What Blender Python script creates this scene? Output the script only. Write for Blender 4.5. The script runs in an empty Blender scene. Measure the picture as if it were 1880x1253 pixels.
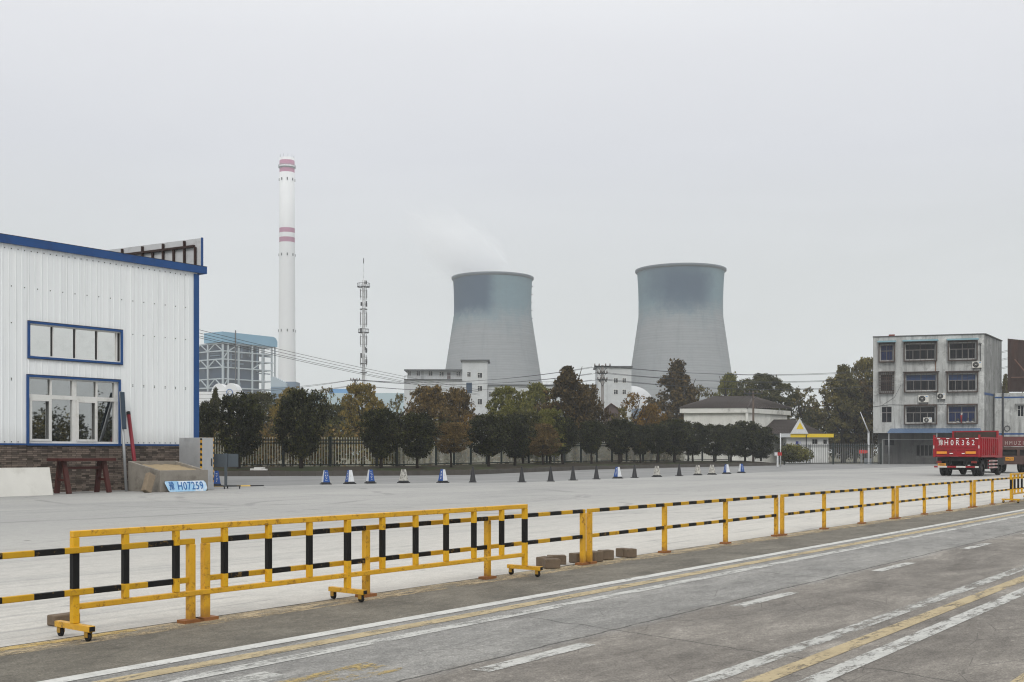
import bpy, bmesh, math, random
from mathutils import Vector, Matrix
R = math.radians
scene = bpy.context.scene
COL = scene.collection
F, CX, HY, H = 2080.0, 940.0, 830.0, 1.6          # focal length and horizon in photo pixels, eye height in metres

# ------------------------------------------------------------------ places
def G(px, py):                                     # point on the ground
    Y = F*H/(py-HY); return Vector(((px-CX)/F*Y, Y, 0))
def P(px, py, Y):                                  # point at a known distance
    return Vector(((px-CX)/F*Y, Y, H-(py-HY)*Y/F))
R0 = G(350, 1143); R1 = G(1786, 932)
D = (R1-R0).normalized(); Q = Vector((D.y, -D.x, 0))   # along the road, across the road
ANG = math.atan2(D.y, D.x)
def SN(s, n, z=0): return R0 + D*s + Q*n + Vector((0, 0, z))
def sn_of(p): v = p-R0; return v.dot(D), v.dot(Q)
def s_at(px, n):                                   # s where a pixel column meets the line n
    o = SN(0, n); k = (px-CX)/F
    return (k*o.y-o.x)/(D.x-k*D.y)
class Frame:
    """vertical plane through o along direction d; local x along d, y away from the viewer, z up"""
    def __init__(s, o, d):
        s.o = Vector((o[0], o[1], 0)); s.d = Vector((d[0], d[1], 0)).normalized(); s.a = math.atan2(s.d.y, s.d.x)
        s.nrm = Vector((-s.d.y, s.d.x, 0))
    def uz(s, px, py, y=0.0):
        o = s.o + s.nrm*y; k = (px-CX)/F
        t = (k*o.y-o.x)/(s.d.x-k*s.d.y); Y = o.y+t*s.d.y
        return t, H-(py-HY)*Y/F
    def rect(s, x0, y0, x1, y1, y=0.0):
        xm, ym = (x0+x1)/2, (y0+y1)/2
        return s.uz(x0, ym, y)[0], s.uz(xm, y1, y)[1], s.uz(x1, ym, y)[0], s.uz(xm, y0, y)[1]

# ------------------------------------------------------------------ materials
class S:
    def __init__(s, name):
        s.m = bpy.data.materials.new(name); s.m.use_nodes = True; s.nt = s.m.node_tree
        s.b = s.nt.nodes['Principled BSDF']; s.out = s.nt.nodes['Material Output']
    def node(s, t, **kw):
        n = s.nt.nodes.new(t)
        for k, v in kw.items(): setattr(n, k, v)
        return n
    def put(s, sock, v):
        if isinstance(v, bpy.types.NodeSocket): s.nt.links.new(v, sock)
        elif v is not None:
            if isinstance(v, (tuple, list)) and len(v) == 3 and sock.type == 'RGBA': v = (*v, 1)
            sock.default_value = v
    def coord(s, out='Object', scale=(1, 1, 1), rot=(0, 0, 0), loc=(0, 0, 0)):
        c = s.node('ShaderNodeTexCoord'); mp = s.node('ShaderNodeMapping')
        s.put(mp.inputs[0], c.outputs[out]); mp.inputs['Scale'].default_value = scale
        mp.inputs['Rotation'].default_value = rot; mp.inputs['Location'].default_value = loc
        return mp.outputs[0]
    def xyz(s, v):
        n = s.node('ShaderNodeSeparateXYZ'); s.put(n.inputs[0], v); return n.outputs
    def math(s, op, a, b=None, c=None, clamp=False):
        n = s.node('ShaderNodeMath', operation=op, use_clamp=clamp)
        s.put(n.inputs[0], a); s.put(n.inputs[1], b)
        if c is not None: s.put(n.inputs[2], c)
        return n.outputs[0]
    def noise(s, v, scale=1, detail=5, rough=.6, dist=0):
        n = s.node('ShaderNodeTexNoise'); s.put(n.inputs['Vector'], v)
        n.inputs['Scale'].default_value = scale; n.inputs['Detail'].default_value = detail
        n.inputs['Roughness'].default_value = rough; n.inputs['Distortion'].default_value = dist
        return n.outputs[0]
    def sm(s, v, lo, hi):                           # smooth step
        n = s.node('ShaderNodeMapRange', interpolation_type='SMOOTHSTEP')
        s.put(n.inputs[0], v); n.inputs[1].default_value = lo; n.inputs[2].default_value = hi
        return n.outputs[0]
    def ramp(s, f, stops, interp='LINEAR'):
        n = s.node('ShaderNodeValToRGB'); n.color_ramp.interpolation = interp; e = n.color_ramp.elements
        while len(e) < len(stops): e.new(.5)
        for i, (p, c) in enumerate(stops):
            e[i].position = p; e[i].color = (*c, 1) if len(c) == 3 else c
        s.put(n.inputs[0], f); return n.outputs[0]
    def mix(s, f, a, b, mode='MIX'):
        n = s.node('ShaderNodeMix', data_type='RGBA', blend_type=mode)
        s.put(n.inputs[0], f); s.put(n.inputs[6], a); s.put(n.inputs[7], b); return n.outputs[2]
    def grain(s, c, f, k):                         # multiply by 1 + k (f - .5)
        g = s.math('ADD', s.math('MULTIPLY', s.math('SUBTRACT', f, .5), k), 1.0)
        q = s.node('ShaderNodeCombineColor'); [s.put(q.inputs[i], g) for i in range(3)]
        return s.mix(1.0, c, q.outputs[0], 'MULTIPLY')
    def bump(s, h, strength=.3, dist=.02):
        n = s.node('ShaderNodeBump'); n.inputs['Strength'].default_value = strength; n.inputs['Distance'].default_value = dist
        s.put(n.inputs['Height'], h); s.put(s.b.inputs['Normal'], n.outputs[0])
    def fin(s, col, rough=.7, metal=0, spec=.3):
        s.put(s.b.inputs['Base Color'], col); s.put(s.b.inputs['Roughness'], rough)
        s.put(s.b.inputs['Metallic'], metal); s.put(s.b.inputs['Specular IOR Level'], spec); return s.m

def mul(c, k): return tuple(min(1, x*k) for x in c)
MATS = {}
def plain(name, col, rough=.6, var=.18, scale=2.5, metal=0, spec=.3, grime=None, gam=.35, bump=0, stretch=(1, 1, 1), lo=.5, hi=.72):
    if name in MATS: return MATS[name]
    s = S(name); v = s.coord('Object', stretch)
    f = s.noise(v, scale, 7, .65)
    c = s.mix(f, mul(col, 1-var), mul(col, 1+var))
    if grime:
        g = s.sm(s.noise(s.coord('Object', stretch, loc=(3, 7, 1)), scale*.6, 8, .7), lo, hi)
        c = s.mix(s.math('MULTIPLY', g, gam), c, grime)
    if bump: s.bump(s.noise(v, scale*12, 4), bump, .01)
    MATS[name] = s.fin(c, rough, metal, spec); return MATS[name]

def m_yard():
    s = S('yard_concrete'); v = s.coord(); x, y, z = s.xyz(v)
    big = s.noise(s.coord(scale=(.07, .13, 1)), 1, 6, .6, .6)
    st = s.noise(s.coord(scale=(.10, 1.1, 1), rot=(0, 0, R(53))), 1.1, 8, .72, .5)
    st2 = s.noise(s.coord(scale=(.16, 2.0, 1), rot=(0, 0, R(60))), 1.3, 7, .7, .9)
    st3 = s.noise(s.coord(scale=(.3, 3.2, 1), rot=(0, 0, R(47)), loc=(3, 3, 0)), 1.0, 8, .75, .3)
    fine = s.noise(v, 38, 4, .8); mid = s.noise(v, 5, 6, .75)
    c = s.ramp(big, [(.3, (.25, .25, .242)), (.7, (.34, .335, .318))])
    dust = s.math('MULTIPLY', s.sm(s.math('ADD', y, s.math('MULTIPLY', big, 16)), 24, 6), .85)
    dust = s.math('MULTIPLY', dust, s.sm(s.noise(v, .4, 7, .7), .15, .5))
    c = s.mix(dust, c, (.49, .47, .43))
    c = s.mix(s.math('MULTIPLY', s.sm(st, .5, .7), .5), c, (.19, .193, .193))
    c = s.mix(s.math('MULTIPLY', s.sm(st2, .56, .7), .6), c, (.165, .166, .163))
    c = s.mix(s.math('MULTIPLY', s.sm(st3, .56, .7), .4), c, (.19, .188, .184))
    c = s.mix(s.math('MULTIPLY', s.sm(st3, .46, .34), .12), c, (.42, .415, .40))
    tyre = None
    for cx, cy, rad, w in ((24, 21, 9.5, .09), (23, 22, 11.2, .09), (30, 16, 16, .1), (12, 34, 20, .12), (44, 30, 24, .1), (20, 14, 7, .08)):
        d = s.math('SQRT', s.math('ADD', s.math('POWER', s.math('SUBTRACT', x, cx), 2), s.math('POWER', s.math('SUBTRACT', y, cy), 2)))
        d = s.math('ABSOLUTE', s.math('SUBTRACT', s.math('ADD', d, s.math('MULTIPLY', big, 2.5)), rad)); k = s.sm(d, w*2.2, w*.6)
        tyre = k if tyre is None else s.math('MAXIMUM', tyre, k)
    tyre = s.math('MULTIPLY', tyre, s.sm(s.noise(v, .3, 5), .42, .6))
    c = s.mix(s.math('MULTIPLY', tyre, .42), c, (.12, .12, .12))
    c = s.grain(s.grain(c, s.sm(fine, .3, .7), .28), s.sm(mid, .3, .7), .16)
    spots = s.node('ShaderNodeTexVoronoi'); s.put(spots.inputs['Vector'], s.coord(scale=(.6, .6, 1))); spots.inputs['Scale'].default_value = 1
    c = s.mix(s.math('MULTIPLY', s.sm(spots.outputs['Distance'], .06, .02), .8), c, (.06, .06, .06))
    s.bump(fine, .15, .004)
    return s.fin(c, .75, 0, .25)
def m_road():
    s = S('road_concrete'); v = s.coord(); x, y, z = s.xyz(v)     # y = -n
    n = s.math('MULTIPLY', y, -1)
    wob = s.noise(s.coord(scale=(.8, .8, 1)), 1.2, 6, .65)
    wob2 = s.noise(s.coord(scale=(.35, 1.1, 1)), 1, 7, .7, .5)
    fine = s.noise(v, 60, 3, .75)
    grain = s.noise(v, 17, 5, .8)
    lane = s.ramp(wob2, [(.28, (.155, .153, .145)), (.5, (.205, .201, .19)), (.72, (.265, .259, .243))])
    lane2 = s.ramp(wob2, [(.3, (.105, .095, .083)), (.46, (.152, .139, .123)), (.58, (.195, .179, .158)), (.72, (.295, .274, .244))])
    verge = s.ramp(wob, [(.3, (.085, .078, .064)), (.7, (.165, .151, .124))])
    c = s.mix(s.sm(s.math('ADD', n, s.math('MULTIPLY', wob, .5)), 3.55, 3.85), lane, lane2)
    c = s.mix(s.sm(s.math('ADD', n, s.math('MULTIPLY', wob, .4)), 1.85, 1.6), c, verge)
    dusty = s.math('MULTIPLY', s.sm(s.math('ADD', n, s.math('MULTIPLY', wob, .9)), .75, .3), s.sm(s.noise(v, 1.6, 8, .78), .42, .56))
    c = s.mix(s.math('MULTIPLY', dusty, .9), c, (.42, .355, .25))
    pits = s.math('MULTIPLY', s.sm(grain, .58, .72), s.sm(s.noise(s.coord(loc=(5, 2, 0)), .55, 4), .47, .62))
    c = s.mix(s.math('MULTIPLY', pits, .6), c, (.44, .41, .375))
    c = s.mix(s.math('MULTIPLY', s.sm(s.noise(v, 26, 4, .8), .64, .74), .7), c, (.05, .048, .045))
    oil = s.sm(s.noise(s.coord(scale=(.3, .8, 1), loc=(9, 1, 0)), 1.1, 5, .6), .58, .75)
    c = s.mix(s.math('MULTIPLY', oil, .5), c, (.06, .056, .053))
    med = s.noise(s.coord(scale=(.7, 1.6, 1), loc=(2, 8, 0)), 2.4, 8, .75, .4); c = s.grain(c, s.sm(med, .28, .72), .42)
    # long joint and cross joints
    w = s.math('MULTIPLY', s.math('SUBTRACT', s.noise(s.coord(scale=(1, 0, 0)), 1.5, 8, .7), .5), .16)
    dj = s.math('ABSOLUTE', s.math('ADD', s.math('SUBTRACT', n, 3.42), w))
    j = s.math('MULTIPLY', s.sm(dj, .022, .006), s.sm(s.noise(s.coord(scale=(2.2, 0, 0)), 2, 3), .3, .48))
    xs = s.math('ADD', x, s.math('MULTIPLY', s.math('SUBTRACT', s.noise(s.coord(scale=(0, 1, 0)), 1.2, 7, .7), .5), .35))
    dx_ = s.math('ABSOLUTE', s.math('SUBTRACT', s.math('FRACT', s.math('DIVIDE', s.math('ADD', xs, s.math('MULTIPLY', n, .18)), 5.2)), .5))
    j2 = s.math('MULTIPLY', s.sm(dx_, .0045, .0015), s.sm(n, 2.2, 2.6))
    c = s.mix(s.math('MAXIMUM', s.math('MULTIPLY', j, .85), s.math('MULTIPLY', j2, .6)), c, (.04, .038, .035))
    vor = s.node('ShaderNodeTexVoronoi', feature='DISTANCE_TO_EDGE'); s.put(vor.inputs['Vector'], s.mix(.12, s.coord(scale=(.28, .42, 1)), s.node('ShaderNodeTexNoise').outputs[1]))
    cr = s.math('MULTIPLY', s.sm(vor.outputs['Distance'], .009, .002), s.sm(s.noise(v, .35, 3), .46, .54))
    c = s.mix(s.math('MULTIPLY', s.math('MULTIPLY', cr, s.sm(n, 2.4, 2.8)), .6), c, (.06, .055, .05))
    c = s.grain(s.grain(c, s.sm(fine, .28, .72), .75), s.sm(grain, .28, .72), .5)
    s.bump(s.math('ADD', fine, grain), .4, .006)
    return s.fin(c, .8, 0, .25)
def m_strip():
    s = S('lane_asphalt'); v = s.coord()
    c = s.ramp(s.noise(s.coord(scale=(.12, .5, 1)), 1, 7, .65, .4), [(.3, (.15, .152, .152)), (.7, (.23, .23, .226))])
    c = s.mix(s.math('MULTIPLY', s.sm(s.noise(s.coord(scale=(.05, .9, 1)), 1, 4), .55, .7), .4), c, (.36, .36, .35))
    return s.fin(c, .8, 0, .2)
def m_paint(name, col, keep=.5, dirty=(.2, .19, .18)):
    s = S(name); v = s.coord()
    n1 = s.noise(s.coord(scale=(1, 3.5, 1)), 2.1, 9, .72)
    n2 = s.noise(v, 28, 4, .8)
    a = s.math('MULTIPLY', s.sm(s.math('ADD', n1, s.math('MULTIPLY', s.math('SUBTRACT', n2, .5), .45)), keep-.11, keep+.06), .93)
    c = s.mix(s.math('MULTIPLY', s.sm(s.noise(v, 3.3, 7, .7), .4, .75), .7), col, mul(col, .55)); c = s.grain(c, n2, .6)
    m = s.fin(c, .75, 0, .25)
    t = s.node('ShaderNodeBsdfTransparent'); mx = s.node('ShaderNodeMixShader')
    s.put(mx.inputs[0], a); s.nt.links.new(t.outputs[0], mx.inputs[1]); s.nt.links.new(s.b.outputs[0], mx.inputs[2])
    s.nt.links.new(mx.outputs[0], s.out.inputs[0]); return m
def m_stripe(name='striped_rail_paint', per=.53, axis=0, off=0.0, a=(.54, .305, .02), b=(.012, .012, .012), slope=0, frac=.5):
    s = S(name); v = s.coord(); o = s.xyz(v)
    t = s.math('ADD', o[axis], off)
    if slope: t = s.math('ADD', t, s.math('MULTIPLY', o[0] if axis == 2 else o[2], slope))
    k = s.math('GREATER_THAN', s.math('FRACT', s.math('DIVIDE', t, per)), frac)
    chip = s.sm(s.noise(v, 14, 7, .8), .56, .64)
    ca = s.mix(s.noise(v, 4, 5), mul(a, .8), mul(a, 1.1))
    ca = s.mix(s.math('MULTIPLY', chip, .6), ca, (.16, .07, .03))
    cb = s.mix(s.math('MULTIPLY', chip, .5), b, (.3, .18, .05))
    return s.fin(s.mix(k, ca, cb), .55, 0, .16)
def m_yellow(name='yellow_paint', rusty=False):
    s = S(name); v = s.coord(); x, y, z = s.xyz(v)
    c = s.mix(s.noise(v, 3, 6, .7), (.60, .315, .014), (.72, .405, .022))
    r = s.sm(s.noise(v, 11, 8, .8), .535, .62)
    c = s.mix(s.math('MULTIPLY', r, .7), c, (.12, .045, .015)); g_ = s.sm(s.noise(s.coord(loc=(3, 1, 2)), 2.6, 7, .72), .42, .66); c = s.mix(s.math('MULTIPLY', g_, .35), c, (.36, .19, .018))
    if rusty: c = s.mix(s.math('MULTIPLY', s.sm(s.math('ADD', z, s.math('MULTIPLY', s.noise(v, 12, 5), .16)), .26, .06), .8), c, (.2, .085, .03))
    return s.fin(c, .42, 0, .4)
def m_band(name, body, band, ranges):                # bands painted round a post, in local z
    s = S(name); v = s.coord(); z = s.xyz(v)[2]; c = s.mix(s.noise(v, 4, 5), mul(body, .85), mul(body, 1.1))
    chip = s.math('MULTIPLY', s.sm(s.noise(v, 12, 8, .8), .55, .63), .6)
    c = s.mix(chip, c, (.15, .06, .02))
    for lo, hi in ranges:
        k = s.math('MULTIPLY', s.math('GREATER_THAN', z, lo), s.math('LESS_THAN', z, hi)); c = s.mix(k, c, band)
    return s.fin(c, .55, 0, .16)
def m_cladding():
    s = S('white_sheet_cladding'); v = s.coord(); x, y, z = s.xyz(v)
    c = s.mix(s.noise(s.coord(scale=(1, 1, .1)), 1.6, 7, .65), (.70, .73, .745), (.82, .835, .84))
    drip = s.sm(s.noise(s.coord(scale=(2.5, 1, .06)), 3.2, 8, .72), .5, .74)
    c = s.mix(s.math('MULTIPLY', drip, .34), c, (.40, .41, .41)); lo_ = s.math('MULTIPLY', s.sm(s.math('ADD', z, s.noise(s.coord(scale=(1, 1, .3)), 3, 6, .7)), 3.2, 2.2), .4); c = s.mix(lo_, c, (.42, .41, .38))
    pan = s.math('GREATER_THAN', s.math('FRACT', s.math('DIVIDE', x, 1.608)), .985); c = s.mix(s.math('MULTIPLY', pan, .4), c, (.3, .31, .31))
    return s.fin(c, .5, 0, .35)
def m_stone():
    s = S('stone_cladding'); b = s.node('ShaderNodeTexBrick'); v = s.coord(rot=(R(90), 0, 0)); s.put(b.inputs['Vector'], v)
    b.inputs['Scale'].default_value = 1; b.inputs['Brick Width'].default_value = .3; b.inputs['Row Height'].default_value = .075
    b.inputs['Mortar Size'].default_value = .006; b.offset = .37; b.squash = .7
    b.inputs['Color1'].default_value = (.055, .047, .041, 1); b.inputs['Color2'].default_value = (.24, .20, .17, 1); b.inputs['Mortar'].default_value = (.035, .027, .022, 1)
    c = s.mix(s.noise(s.coord(scale=(1, 1, 2.4)), 5, 6, .7), b.outputs[0], (.28, .24, .21), 'OVERLAY')
    s.bump(s.math('ADD', b.outputs['Fac'], s.noise(v, 9, 5)), .6, .03); return s.fin(c, .85, 0, .2)
def m_wall(name, col, k=.5, streak=(.05, .05, .05)):
    s = S(name); v = s.coord()
    c = s.mix(s.noise(v, .5, 8, .7), mul(col, .74), mul(col, 1.2))
    d = s.sm(s.noise(s.coord(scale=(1.6, 1.6, .14)), .9, 8, .72), .44, .72)
    c = s.mix(s.math('MULTIPLY', d, k), c, streak)
    d = s.sm(s.noise(s.coord(scale=(4, 4, .2), loc=(2, 5, 1)), 1.1, 8, .75), .52, .7)
    c = s.mix(s.math('MULTIPLY', d, k*.6), c, streak)
    p = s.sm(s.noise(s.coord(loc=(4, 4, 9)), .8, 9, .75), .52, .66)
    c = s.mix(s.math('MULTIPLY', p, k*.9), c, mul(col, .4))
    l = s.sm(s.noise(s.coord(loc=(1, 14, 9)), .42, 7, .72), .53, .66)
    c = s.mix(s.math('MULTIPLY', l, min(.6, k)), c, mul(col, 1.5))
    c = s.grain(c, s.noise(v, 9, 6, .8), .5)
    return s.fin(c, .85, 0, .2)
def m_tile(name='roof_tile', col=(.058, .048, .044)):
    s = S(name); v = s.coord(); n = s.noise(v, 2.5, 7, .7)
    c = s.mix(n, mul(col, .6), mul(col, 1.5)); return s.fin(c, .75, 0, .3)
def m_tower(name, patch):
    s = S(name); v = s.coord(); x, y, z = s.xyz(v)
    lifts = s.noise(s.coord(scale=(.02, .02, 1)), 1.1, 5, .8)
    fine = s.noise(s.coord(scale=(.5, .5, 1.2)), 1, 4, .8)
    c = s.mix(s.sm(lifts, .3, .7), (.22, .236, .25), (.285, .30, .314))
    c = s.mix(s.math('MULTIPLY', s.math('GREATER_THAN', s.math('FRACT', s.math('DIVIDE', z, 1.5)), .82), .38), c, (.15, .158, .165))
    c = s.mix(s.math('MULTIPLY', fine, .3), c, (.26, .265, .27))
    wob = s.math('MULTIPLY', s.math('SUBTRACT', s.noise(s.coord(scale=(.045, .045, .045)), 1, 7, .68), .5), 40)
    zz = s.math('ADD', z, wob)
    hi = patch['z_blue']
    c = s.mix(s.math('MULTIPLY', s.sm(zz, hi-9, hi+10), .92), c, (.12, .20, .24))
    wx = s.math('ADD', x, s.math('MULTIPLY', wob, .35)); wz = s.math('ADD', z, s.math('MULTIPLY', wob, .5))
    def box(x0, x1, z0, z1, e):
        a = s.math('MULTIPLY', s.sm(wx, x0-e, x0+e), s.sm(wx, x1+e, x1-e))
        b = s.math('MULTIPLY', s.sm(wz, z0-e, z0+e), s.sm(wz, z1+e, z1-e))
        return s.math('MULTIPLY', s.math('MULTIPLY', a, b), s.math('LESS_THAN', y, 0))
    stn = s.sm(s.noise(s.coord(scale=(.16, .16, .012)), 1, 6, .7), .48, .7); c = s.mix(s.math('MULTIPLY', stn, .28), c, (.12, .14, .15)); c = s.grain(c, s.noise(s.coord(scale=(.25, .25, .5)), 1, 5, .8), .3)
    for bx in patch['boxes']:
        c = s.mix(s.math('MULTIPLY', box(*bx[:5]), bx[5]), c, (.014, .042, .09))
    return s.fin(c, .85, 0, .2)
def m_chimney(bands):
    s = S('chimney_paint'); v = s.coord(); z = s.xyz(v)[2]
    c = s.mix(s.noise(s.coord(scale=(.3, .3, .08)), 1, 6), (.62, .63, .64), (.69, .70, .705))
    for lo, hi in bands:
        c = s.mix(s.math('MULTIPLY', s.math('GREATER_THAN', z, lo), s.math('LESS_THAN', z, hi)), c, (.35, .14, .225))  # red bands paled to mauve: distance haze put into the paint colour
    return s.fin(c, .7, 0, .3)
def m_leaf(name, stops, rough=.65, clump=.55):
    s = S(name); g = s.node('ShaderNodeNewGeometry'); v = s.coord()
    f = s.math('ADD', s.math('MULTIPLY', s.noise(v, clump, 4, .6), .75), s.math('MULTIPLY', s.math('SUBTRACT', g.outputs['Random Per Island'], .2), .42))
    c = s.ramp(f, stops)
    m = s.fin(c, rough, 0, .15)
    t = s.node('ShaderNodeBsdfTranslucent'); s.put(t.inputs[0], c); mx = s.node('ShaderNodeMixShader'); mx.inputs[0].default_value = .22
    s.nt.links.new(s.b.outputs[0], mx.inputs[1]); s.nt.links.new(t.outputs[0], mx.inputs[2]); s.nt.links.new(mx.outputs[0], s.out.inputs[0])
    return m
def m_glass(name, col, metal, rough=.03):
    s = S(name); v = s.coord()
    c = s.mix(s.sm(s.noise(v, 2.2, 6, .7), .45, .75), col, mul(col, .93)); s.bump(s.noise(v, .7, 1), .02, .02)
    return s.fin(c, rough, metal, .5)
def m_bed():
    s = S('bed_soil'); v = s.coord()
    c = s.mix(s.noise(v, .6, 7, .7), (.022, .019, .014), (.055, .044, .03))
    c = s.mix(s.sm(s.noise(v, .25, 5), .5, .6), c, (.035, .042, .018))
    s.bump(s.noise(v, 6, 5), .8, .08); return s.fin(c, .95, 0, .1)
def m_ground():
    s = S('plain_ground'); v = s.coord()
    c = s.mix(s.noise(v, .03, 8, .7), (.09, .085, .06), (.16, .15, .11)); return s.fin(c, .95, 0, .1)

YEL = m_yellow(); YELR = m_yellow('yellow_post_paint', True); STRIPE = m_stripe(per=.55, off=.04)
WHITE_SHEET = m_cladding(); STONE = m_stone()
BLUE = plain('blue_trim_paint', (.010, .06, .20), .45, .2, 1.2, grime=(.02, .03, .08), gam=.5)
DARKEDGE = plain('dark_gasket', (.02, .018, .018), .6)
WHITE_FRAME = plain('white_window_frame', (.62, .62, .6), .45, .12, 3, grime=(.25, .23, .2), gam=.4)
MIRROR = m_glass('mirror_window_glass', (.80, .80, .78), 1.0, .02)
DARKGLASS = m_glass('dark_window_glass', (.006, .007, .011), 0, .1); DARKGLASS.node_tree.nodes['Principled BSDF'].inputs['Specular IOR Level'].default_value = .12
DARKMIRROR = m_glass('tinted_mirror_glass', (.46, .47, .47), 1.0, .015)
BLACK = plain('black_rubber', (.012, .012, .013), .7, .3, 6)
STEEL = plain('galvanised_steel', (.30, .31, .32), .45, .25, 2, metal=.4, grime=(.12, .11, .1))
DARKSTEEL = plain('dark_steel', (.035, .038, .042), .55, .3, 3)
BROWNSTEEL = plain('rusty_brown_steel', (.03, .013, .01), .7, .4, 3)
REDOX = plain('red_oxide_paint', (.06, .013, .010), .6, .35, 3, grime=(.06, .03, .02), gam=.6)
CONC = plain('grey_concrete', (.24, .22, .19), .85, .3, 2.5, grime=(.09, .075, .06), gam=.6, bump=.3)
KERB = plain('kerb_concrete', (.075, .068, .06), .9, .35, 1.4, grime=(.04, .035, .03), gam=.6)
BARK = plain('bark', (.032, .024, .018), .9, .4, 4)

# ------------------------------------------------------------------ mesh building
class MB:
    def __init__(s, *mats): s.v, s.f, s.mi, s.m, s.sm = [], [], [], list(mats), []
    def face(s, pts, mi=0, smooth=False):
        b = len(s.v); s.v += [tuple(p) for p in pts]; s.f.append(tuple(range(b, b+len(pts)))); s.mi.append(mi); s.sm.append(smooth)
    def add(s, vs, fs, mi=0, smooth=False):
        b = len(s.v); s.v += [tuple(p) for p in vs]
        for f in fs: s.f.append(tuple(b+i for i in f)); s.mi.append(mi); s.sm.append(smooth)
    def box(s, x0, y0, z0, x1, y1, z1, mi=0):
        x0, x1 = sorted((x0, x1)); y0, y1 = sorted((y0, y1)); z0, z1 = sorted((z0, z1))
        vs = [(x0, y0, z0), (x1, y0, z0), (x1, y1, z0), (x0, y1, z0), (x0, y0, z1), (x1, y0, z1), (x1, y1, z1), (x0, y1, z1)]
        s.add(vs, [(3, 2, 1, 0), (4, 5, 6, 7), (0, 1, 5, 4), (1, 2, 6, 5), (2, 3, 7, 6), (3, 0, 4, 7)], mi)
    def bar(s, p, q, w, h=None, mi=0, up=(0, 0, 1)):
        p, q = Vector(p), Vector(q); h = w if h is None else h
        d = (q-p).normalized(); u = Vector(up)
        if abs(d.dot(u)) > .98: u = Vector((0, 1, 0))
        a = d.cross(u).normalized()*w/2; b = a.cross(d).normalized()*h/2
        vs = [p-a-b, p+a-b, p+a+b, p-a+b, q-a-b, q+a-b, q+a+b, q-a+b]
        s.add(vs, [(0, 1, 2, 3), (7, 6, 5, 4), (4, 5, 1, 0), (5, 6, 2, 1), (6, 7, 3, 2), (7, 4, 0, 3)], mi)
    def tube(s, pts, r, n=8, mi=0, cap=True):
        pts = [Vector(p) for p in pts]; rs = r if isinstance(r, (list, tuple)) else [r]*len(pts)
        vs, fs = [], []; prev = None
        for i, p in enumerate(pts):
            d = (pts[min(i+1, len(pts)-1)]-pts[max(i-1, 0)]).normalized()
            u = prev if prev is not None else (Vector((1, 0, 0)) if abs(d.x) < .9 else Vector((0, 1, 0)))
            a = (u-d*u.dot(d)).normalized(); prev = a; b = d.cross(a)
            for k in range(n):
                t = 2*math.pi*k/n; vs.append(p+(a*math.cos(t)+b*math.sin(t))*rs[i])
        for i in range(len(pts)-1):
            for k in range(n): fs.append((i*n+k, i*n+(k+1) % n, (i+1)*n+(k+1) % n, (i+1)*n+k))
        s.add(vs, fs, mi, True)
        if cap:
            b = len(s.v)-len(vs)
            for base, rev in ((0, True), ((len(pts)-1)*n, False)):
                ix = [b+base+k for k in range(n)]; s.f.append(tuple(reversed(ix)) if rev else tuple(ix)); s.mi.append(mi); s.sm.append(False)
    def lathe(s, prof, n=32, mi=0, c=(0, 0, 0), axis='z', smooth=True):
        vs, fs = [], []
        for r, z in prof:
            for k in range(n):
                t = 2*math.pi*k/n; a, b = r*math.cos(t), r*math.sin(t)
                p = {'z': (a, b, z), 'y': (a, z, b), 'x': (z, a, b)}[axis]; vs.append((p[0]+c[0], p[1]+c[1], p[2]+c[2]))
        for i in range(len(prof)-1):
            for k in range(n): fs.append((i*n+k, i*n+(k+1) % n, (i+1)*n+(k+1) % n, (i+1)*n+k))
        s.add(vs, fs, mi, smooth)
    def prism(s, poly, y0, y1, mi=0):                    # polygon in xz pushed along y
        n = len(poly); vs = [(x, y0, z) for x, z in poly]+[(x, y1, z) for x, z in poly]
        s.add(vs, [tuple(range(n)), tuple(reversed(range(n, 2*n)))]+[((i+1) % n, i, n+i, n+(i+1) % n) for i in range(n)], mi)
    def slab(s, poly, z0, z1, mi=0):                     # polygon in xy pushed along z
        n = len(poly); vs = [(x, y, z0) for x, y in poly]+[(x, y, z1) for x, y in poly]
        s.add(vs, [tuple(reversed(range(n))), tuple(range(n, 2*n))]+[(i, (i+1) % n, n+(i+1) % n, n+i) for i in range(n)], mi)
    def holes(s, x0, z0, x1, z1, holes, y, depth, mi=0, mi2=None):   # a wall sheet with openings and reveals
        xs = sorted({x0, x1, *[h[0] for h in holes], *[h[2] for h in holes]}); zs = sorted({z0, z1, *[h[1] for h in holes], *[h[3] for h in holes]})
        for a, b in zip(xs, xs[1:]):
            for c, d in zip(zs, zs[1:]):
                mx, mz = (a+b)/2, (c+d)/2
                if any(h[0] < mx < h[2] and h[1] < mz < h[3] for h in holes): continue
                s.face([(a, y, c), (b, y, c), (b, y, d), (a, y, d)], mi)
        k = mi if mi2 is None else mi2
        for a, c, b, d in holes:
            e = y+depth
            s.face([(a, y, c), (a, e, c), (b, e, c), (b, y, c)], k); s.face([(a, y, d), (b, y, d), (b, e, d), (a, e, d)], k)
            s.face([(a, y, c), (a, y, d), (a, e, d), (a, e, c)], k); s.face([(b, y, c), (b, e, c), (b, e, d), (b, y, d)], k)
    def text(s, body, size, x, z, y, mi=0, th=.01, align='CENTER', sx=1.0, M=None, space=1.0):
        cu = bpy.data.curves.new('tmp', 'FONT'); cu.body = body; cu.size = size; cu.align_x = align; cu.align_y = 'CENTER'; cu.extrude = th/2; cu.space_character = space
        o = bpy.data.objects.new('tmp', cu); COL.objects.link(o); dg = bpy.context.evaluated_depsgraph_get()
        me = bpy.data.meshes.new_from_object(o.evaluated_get(dg))
        vs = []
        for q in me.vertices:
            p = Vector((q.co.x*sx+x, y-q.co.z, q.co.y+z)); vs.append(M @ p if M else p)
        s.add(vs, [tuple(p.vertices) for p in me.polygons], mi)
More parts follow.
